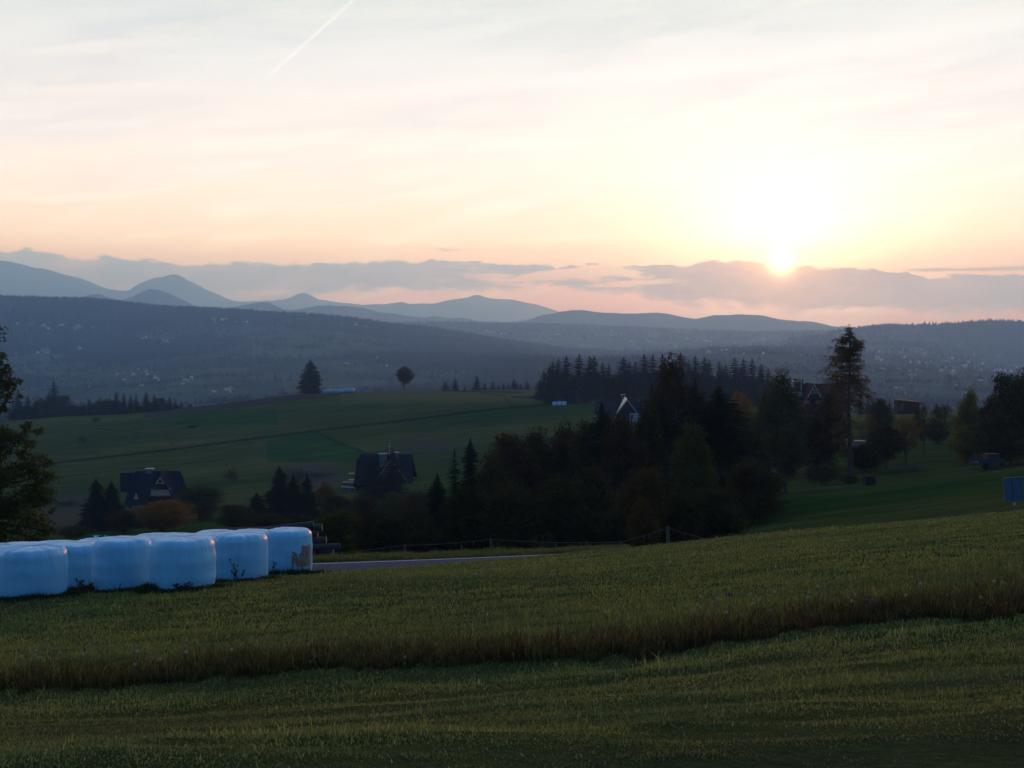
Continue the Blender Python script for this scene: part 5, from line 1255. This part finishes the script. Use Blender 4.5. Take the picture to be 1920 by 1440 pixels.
def make_small_things():
    simple_car(1583, 205, 'pale car half hidden behind the big larch', (0.07, 0.085, 0.11), 1.9)
    simple_car(1612, 200, 'dark car with glinting lamps right of the big larch', (0.05, 0.06, 0.08), 1.5)
    wood = HM['plank']; mt_blue = plain('blue_paint', (0.012, 0.02, 0.05), 0.5, 0.1, 4); mt_red = plain('red_paint', (0.04, 0.008, 0.008), 0.5, 0.1, 4)
    # compost crate near the larch (1622-1638, 893-908)
    Y = 140; e = empty('slatted_crate', gp(1630, Y))
    mb = MB()
    for i in range(6):
        mb.box((0, 0, 0.12 + i * 0.17), (1.0, 0.9, 0.12))
    mb.build('slats', wood, e)
    mb = MB()
    for x in (-.5, .5):
        for y in (-.47, .47): mb.box((x, y, 0.5), (0.09, 0.09, 1.15))
    mb.build('corner_posts', wood, e)
    tag(e, 'dark slatted wooden crate standing on the grass right of the big larch', 'crate')
    # farm trailer under the right-hand trees
    Y = 140; e = empty('farm_trailer', gp(1852, Y, 0.0), rad(8))
    mb = MB(); mb.box((0, 0, 0.95), (3.0, 1.7, 0.14)); mb.box((0, -0.83, 1.2), (3.0, 0.05, 0.4)); mb.box((0, 0.83, 1.2), (3.0, 0.05, 0.4)); mb.build('bed', mt_blue, e)
    mb = MB(); mb.box((0.4, 0.0, 1.5), (1.4, 1.2, 0.8)); mb.build('load', mt_red, e)
    for s in (-0.7, 0.7):
        mb = MB(); mb.tube([(0.2, s * 1.2 - .1, 0.42), (0.2, s * 1.2 + .1, 0.42)], 0.42, 14); mb.build('wheel', plain('tyre', (0.02, 0.02, 0.02), 0.8, .1, 3), e)
    mb = MB(); mb.tube([(-1.5, 0, 0.9), (-2.8, 0, 0.5)], 0.06, 6); mb.build('drawbar', mt_blue, e)
    tag(e, 'blue farm trailer with a dark red load under the trees at right', 'trailer')
    # brush pile (1665-1740, 868-880)
    rr = random.Random(9); mb = MB(); g_ = gp(1702, 158)
    for i in range(90):
        x = rr.uniform(-2.4, 2.4); h = 0.9 * (1 - (x / 2.7) ** 2); p = Vector((x, rr.uniform(-.6, .6), rr.uniform(0, h))); d = Vector((rr.uniform(-1, 1), rr.uniform(-.6, .6), rr.uniform(-.2, .35))).normalized()
        q = p + d * 0.9; q.z = max(q.z, 0.02); mb.tube([p - d * 0.9 * (p.z > .2), q], [0.03, 0.012], 4)
    o = mb.build('brush_pile', plain('dead_branches', (0.12, 0.10, 0.10), 0.9, 0.3, 5)); o.location = g_
    tag(o, 'low heap of cut branches on the grass below the orchard trees', 'brush pile')
    # mast on the far ridge
    mb = MB(); p = at(1068, 588, 8790); mb.tube([p - Vector((0, 0, 12)), p + Vector((0, 0, 50))], [3.2, 1.2], 6)
    o = mb.build('radio_mast', plain('mast_steel', (0.2, 0.2, 0.2), 0.6, .1, 1)); tag(o, 'thin mast standing up from the long low far ridge', 'mast')
    # tall weeds against the bales
    stem = MAT['dark_leaf']
    for i, (px, Y, h, lb) in enumerate([(448, 27.4, 0.52, 'forked dark weed against the bale next to the torn one'), (505, 31.6, 0.50, 'bushy dark weed left of the torn bale'), (160, 25.4, 0.36, 'thin weeds in the gap before the second bale'),
                                       (350, 23.9, 0.20, 'low dark weed clump at the foot of the squat bale'), (125, 25.0, 0.22, 'thin weed at the right foot of the leftmost bale'), (305, 24.3, 0.28, 'small weed at the left foot of the squat bale')]):
        rr = random.Random(i + 40); mb = MB(); P = []
        for k in range(5 if h > .4 else 7):
            a = Vector((rr.uniform(-.12, .12), rr.uniform(-.05, .05), -0.02)); b = a + Vector((rr.uniform(-.2, .2), rr.uniform(-.1, .1), h * rr.uniform(.55, 1)))
            m_ = a.lerp(b, .5) + Vector((rr.uniform(-.05, .05), 0, 0.02)); mb.tube([a, m_, b], [0.009, 0.007, 0.004], 4)
            for q in range(10): 
                v = m_.lerp(b, rr.random()) if rr.random() < .7 else a.lerp(m_, rr.random()); P.append(v + Vector((rr.gauss(0, .03), rr.gauss(0, .03), rr.gauss(0, .02))))
        e = empty('weed_plant', gp(px, Y)); mb.build('stem', MAT['bark'], e)
        V, f, s = leaves(np.array([tuple(p) for p in P]), 0.075, np.random.default_rng(i), aspect=.5); npmesh('leaves', V, f, s, stem, e)
        tag(e, lb, 'weed', 'weeds at the feet of the bales')

def make_flowers():
    """seed heads and thistles standing in the uncut grass"""
    fluff = plain('seed_head_fluff', (0.42, 0.32, 0.22), 0.9, 0.15, 20); stem = plain('flower_stem', (0.05, 0.06, 0.03), 0.8, 0.2, 6); pur = plain('thistle_purple', (0.20, 0.06, 0.13), 0.8, 0.2, 9)
    def head(kind):
        mb = MB(); r0 = 0.02
        if kind == 'seed':
            rr = random.Random(1)
            for k in range(70):
                z = rr.uniform(-1, 1); a = rr.uniform(0, 6.28); q = math.sqrt(1 - z * z); d = Vector((q * math.cos(a), q * math.sin(a), z)); c = d * 0.027; u = d.orthogonal().normalized() * 0.0075; v = d.cross(u)
                mb.poly([c + u, c + v, c - u, c - v]); mb.tube([d * 0.004, c], [0.0012, 0.0012], 3, cap=False)
            return mb.build('seed_head', fluff, False)
        rr = random.Random(2)
        for k in range(26):
            a = rr.uniform(0, 6.28); b = rr.uniform(0.1, 0.9); mb.tube([(0, 0, 0), (math.cos(a) * .02 * b, math.sin(a) * .02 * b, 0.03)], [0.004, 0.006], 4)
        return mb.build('flower', pur, False)
    hs, hp = head('seed'), head('p')
    sm = MB(); sm.tube([(0, 0, -0.28), (0.012, 0, -0.14), (0, 0, 0)], [0.003, 0.0026, 0.002], 4); sme = sm.build('stem', stem, False)
    L = [(40, 1232, 's'), (67, 1220, 's'), (64, 1229, 's'), (72, 1233, 's'), (156, 1227, 's'), (276, 1215, 's'), (253, 1246, 's'), (300, 1237, 's'), (348, 1223, 's'), (349, 1201, 's'), (434, 1218, 's'), (257, 1221, 's'),
         (1313, 1118, 's'), (1314, 1138, 's'), (1345, 1122, 's'), (1362, 1148, 's'), (1368, 1118, 'p'), (1407, 1114, 's'), (1412, 1132, 's'), (1452, 1110, 's'), (1516, 1120, 's'), (1517, 1110, 's'), (1597, 1127, 's'),
         (1622, 1131, 'p'), (1631, 1123, 'p'), (1640, 1132, 'p'), (1698, 1116, 's'), (1726, 1094, 's'), (1840, 1120, 's'), (1864, 1090, 's'), (1533, 1099, 's'), (1880, 1092, 's'), (758, 1244, 's'), (760, 1232, 's')]
    cnt = {'s': 0, 'p': 0}
    for i, (px, py, k) in enumerate(L):
        # the head floats at the end of its stem, rooted in the ground behind its picture position
        Y = 13.5
        for _ in range(30):
            z = at(px, py, Y).z; Y += 0.6 * ((gz((px - 960) / F * Y, Y) + 0.27) - z) * -2.0 * -1 if False else 0
            break
        ys_ = np.linspace(12.3, 24, 200); zz_ = hgt((px - 960) / F * ys_, ys_) + 0.30; pyy = HOR - F * zz_ / ys_
        Y = float(ys_[int(np.argmin(np.abs(pyy - py)))])
        p = at(px, py, Y)
        e = empty('seed_head_plant' if k == 's' else 'thistle', p, i * 1.7)
        for nm, me in (('stem', sme), ('seed_head' if k == 's' else 'flower', hs if k == 's' else hp)):
            o = bpy.data.objects.new(nm, me); COL.objects.link(o); o.parent = e
            if nm != 'stem': o.scale = (0.62,) * 3 if k == 's' else (1.2,) * 3
        side = 'left' if px < 900 else 'right'
        cnt[k] += 1
        if k == 's': tag(e, 'pale fluffy seed head in the uncut grass on the %s side of the meadow' % side, 'seed head', 'seed heads in the uncut grass at %s' % side)
        else: tag(e, 'purple thistle flower among the uncut grass at right', 'thistle', 'purple thistles in the uncut grass')

# ---------------------------------------------------------------- far villages and woods
YF = np.exp(np.linspace(math.log(1100), math.log(6900), 500))
def hit(px, py):
    """distance at which the line of sight through (px, py) first meets the far ground"""
    z = hgt((px - 960) / F * YF, YF); pr = HOR - F * z / YF
    k = np.nonzero(pr <= py)[0]
    return float(YF[k[0]]) if len(k) else None

def make_villages():
    wl = [plain('far_house_wall', c, 0.8, 0.1, .1) for c in ((0.20, 0.20, 0.20), (0.12, 0.10, 0.09), (0.32, 0.32, 0.32))]
    rfm = [plain('far_house_roof', c, 0.4, 0.15, .1, spec=0.6) for c in ((0.06, 0.065, 0.08), (0.05, 0.03, 0.028), (0.22, 0.23, 0.25), (0.11, 0.115, 0.13))]
    protos = []
    for i in range(8):
        w, d, h, rh = [(12, 9, 4.5, 5.5), (15, 10, 5, 6), (10, 8, 4, 6), (20, 9, 4, 3.5), (13, 11, 6, 6), (11, 9, 4, 5), (24, 10, 5, 3), (14, 9, 4, 6.5)][i]
        v = [(-w/2, -d/2, -4), (w/2, -d/2, -4), (w/2, d/2, -4), (-w/2, d/2, -4), (-w/2, -d/2, h), (w/2, -d/2, h), (w/2, d/2, h), (-w/2, d/2, h), (-w/2, 0, h + rh), (w/2, 0, h + rh)]
        f = [(0, 1, 5, 4), (1, 2, 6, 9, 5), (2, 3, 7, 6), (3, 0, 4, 8, 7)]; o_ = 0.8
        k = len(v); v += [(-w/2 - o_, -d/2 - o_, h - .6), (w/2 + o_, -d/2 - o_, h - .6), (w/2 + o_, 0, h + rh + .2), (-w/2 - o_, 0, h + rh + .2), (w/2 + o_, d/2 + o_, h - .6), (-w/2 - o_, d/2 + o_, h - .6)]
        f += [(k, k + 1, k + 2, k + 3), (k + 3, k + 2, k + 4, k + 5)]
        me = bpy.data.meshes.new('far_house'); me.from_pydata(v, [], f); me.materials.append(wl[i % 3]); me.materials.append(rfm[(i * 3) % 4]); me.polygons.foreach_set('material_index', [0] * 4 + [1] * 2); me.update(); protos.append(me)
    rr = random.Random(12)
    cl = [(15, 175, 604, 626, 16, 'village high on the dark slope at far left'), (66, 95, 655, 664, 5, 'tiny hamlet low on the far left slope'), (130, 160, 650, 660, 3, 'lone farm group right of the far left hamlet'), (215, 300, 692, 728, 14, 'village in the valley bottom at left'),
          (335, 370, 706, 722, 7, 'farm cluster right of the left valley village'), (400, 440, 728, 742, 6, 'farms just above the hill at left'), (262, 318, 636, 650, 7, 'hamlet in the middle of the left slope'), (400, 470, 600, 608, 6, 'buildings among the trees on the left ridge'),
          (635, 780, 596, 618, 9, 'houses on the ridge left of centre'), (640, 780, 672, 690, 5, 'scattered farms in the valley at centre left'), (905, 960, 622, 630, 6, 'bright buildings in the notch of the centre ridge'), (1000, 1160, 618, 640, 13, 'village on the slope at centre'),
          (1160, 1330, 624, 652, 16, 'village on the slope right of centre'), (1300, 1500, 632, 668, 20, 'village below the sunset'), (1640, 1740, 655, 680, 16, 'upper part of the large village at right'), (1700, 1880, 668, 706, 38, 'crowded middle of the large village at right'),
          (1640, 1720, 690, 712, 4, 'outlying farms left of the large village'), (1660, 1830, 718, 742, 8, 'scattered huts in the green valley floor at right'), (1830, 1915, 690, 720, 10, 'right end of the large village')]
    for (xa, xb, ya, yb, n, where) in cl:
        for i in range(n):
            for _ in range(12):
                px = rr.uniform(xa, xb); py = ya + (yb - ya) * rr.random(); Y = hit(px, py)
                if Y: break
            if not Y: continue
            o = bpy.data.objects.new('far_house', protos[rr.randrange(8)]); COL.objects.link(o)
            o.location = gp(px, Y, 0.5); o.rotation_euler = (0, 0, rr.choice([0, 1.57, 0.4, -0.5, 0.9])); s = rr.uniform(0.5, 0.95) * (0.62 if Y < 2700 else 1.0) * (1.0 if Y > 2500 else 0.8); o.scale = (s,) * 3
            tag(o, 'small far-off house in the ' + where, 'house', 'houses of the ' + where)

def make_far_wood():
    r = np.random.default_rng(21)
    def batch(n, y0_, y1_, pxa, pxb, prob_extra=0.0, thr=None):
        y = r.uniform(y0_, y1_, n); px = r.uniform(pxa, pxb, n); x = (px - 960) / F * y
        z = hgt(x, y); py = HOR - F * z / y
        fm = forest_mask(x, y, px, py)
        cx = np.abs((x / 60 + y / 300 + 0.7 * vn(x / 200, y / 200, 2)) % 1 - 0.5) * 2; cy = np.abs((y / 170 + x / 500) % 1 - 0.5) * 2
        hedge = np.clip((fbm(x / 60, y / 60, 71, 3) - 0.58) * 9, 0, 1) * 0.45 + 0.30 * ((cx > 0.95) | (cy > 0.955)) * (vn(x / 90, y / 90, 77) > 0.45)
        k = r.random(n) < np.maximum(fm, hedge * prob_extra)
        return x[k], y[k], z[k]
    B_ = [batch(42000, 1000, 2200, -60, 1980, 1.0), batch(44000, 2200, 4000, -60, 1980, 1.0), batch(26000, 3900, 4700, -60, 1250, 0.5), batch(9000, 5500, 6450, 500, 1700, 0.9), batch(12000, 4300, 5050, 1480, 1980, 0.7), batch(16000, 6250, 6750, 700, 1980, 0.9)]
    # dense skyline rows so that the ridges end in tree tips
    for (y_, a, b, n, pr) in ((4190, -60, 1010, 2600, 1.0), (6490, 800, 1560, 900, 0.55), (4975, 1560, 1980, 900, 0.9), (3320, 640, 1000, 500, .8)):
        px = r.uniform(a, b, n); y = y_ + r.normal(0, 40, n); x = (px - 960) / F * y; k = r.random(n) < np.clip((fbm(px / 30, px * 0, 5, 2) - 0.3) * 4 * pr, 0.05, 1)
        B_.append((x[k], y[k], hgt(x[k], y[k])))
    x = np.concatenate([b[0] for b in B_]); y = np.concatenate([b[1] for b in B_]); z = np.concatenate([b[2] for b in B_]); n = len(x)
    con = r.random(n) < 0.60
    h = np.where(con, 7 + 15 * r.beta(2, 2.2, n), r.uniform(6, 13, n)) * np.interp(y, [1000, 2400, 3600, 4800, 5000, 6200], [0.42, 0.60, 0.95, 1.0, 1.25, 1.5]); rd = np.where(con, h * r.uniform(.17, .27, n), h * r.uniform(.40, .55, n))
    m_ = 6; an = np.arange(m_) * 2 * np.pi / m_
    jit = r.uniform(0.75, 1.25, (n, m_))
    V = np.zeros((n, 2 * m_ + 1, 3))
    for j in range(m_):
        V[:, j] = np.stack([x + np.cos(an[j]) * rd * jit[:, j], y + np.sin(an[j]) * rd * jit[:, j], z - 1], 1)
        kk = np.where(con, 0.62, 0.95); 
        V[:, m_ + j] = np.stack([x + np.cos(an[j] + .5) * rd * kk * jit[:, (j + 2) % m_], y + np.sin(an[j] + .5) * rd * kk * jit[:, (j + 2) % m_], z + h * np.where(con, .42, .66)], 1)
    V[:, 2 * m_] = np.stack([x, y, z + h], 1)
    base = (np.arange(n) * (2 * m_ + 1))[:, None]
    q = np.array([[j, (j + 1) % m_, m_ + (j + 1) % m_, m_ + j] for j in range(m_)]).ravel(); t = np.array([[m_ + j, m_ + (j + 1) % m_, 2 * m_] for j in range(m_)]).ravel()
    f = np.concatenate([base + q, base + t], 1).ravel(); sz = np.tile([4] * m_ + [3] * m_, n)
    o = npmesh('far_wood', V.reshape(-1, 3), f, sz, MAT['far_wood']); tag(o, kind='stuff')
    print('far trees', n)

make_road(); make_bales(); make_grass(); make_fence(); make_logs(); make_sign(); make_houses(); make_trees(); make_small_things(); make_flowers(); make_villages(); make_far_wood()

#@@OBJECTS_END
# ---------------------------------------------------------------- haze
hm, hb, ho = mat('haze')
pv = hb.new('ShaderNodeVolumePrincipled')
pv.inputs['Color'].default_value = (0.225, 0.50, 1.0, 1); pv.inputs['Density'].default_value = 1.52e-4; pv.inputs['Absorption Color'].default_value = (1, 1, 1, 1)
pv.inputs['Anisotropy'].default_value = 0.56
hm.node_tree.links.new(pv.outputs[0], ho.inputs['Volume'])
x0, x1, y0, y1, z0, z1 = -15700, 15700, -60, 15700, float(ZT.min()) - 60, 1090
hz = MB().box(((x0 + x1) / 2, (y0 + y1) / 2, (z0 + z1) / 2), (x1 - x0, y1 - y0, z1 - z0)).build('haze', hm)
tag(hz, kind='stuff')
print('zmin/max', ZT.min(), ZT.max())
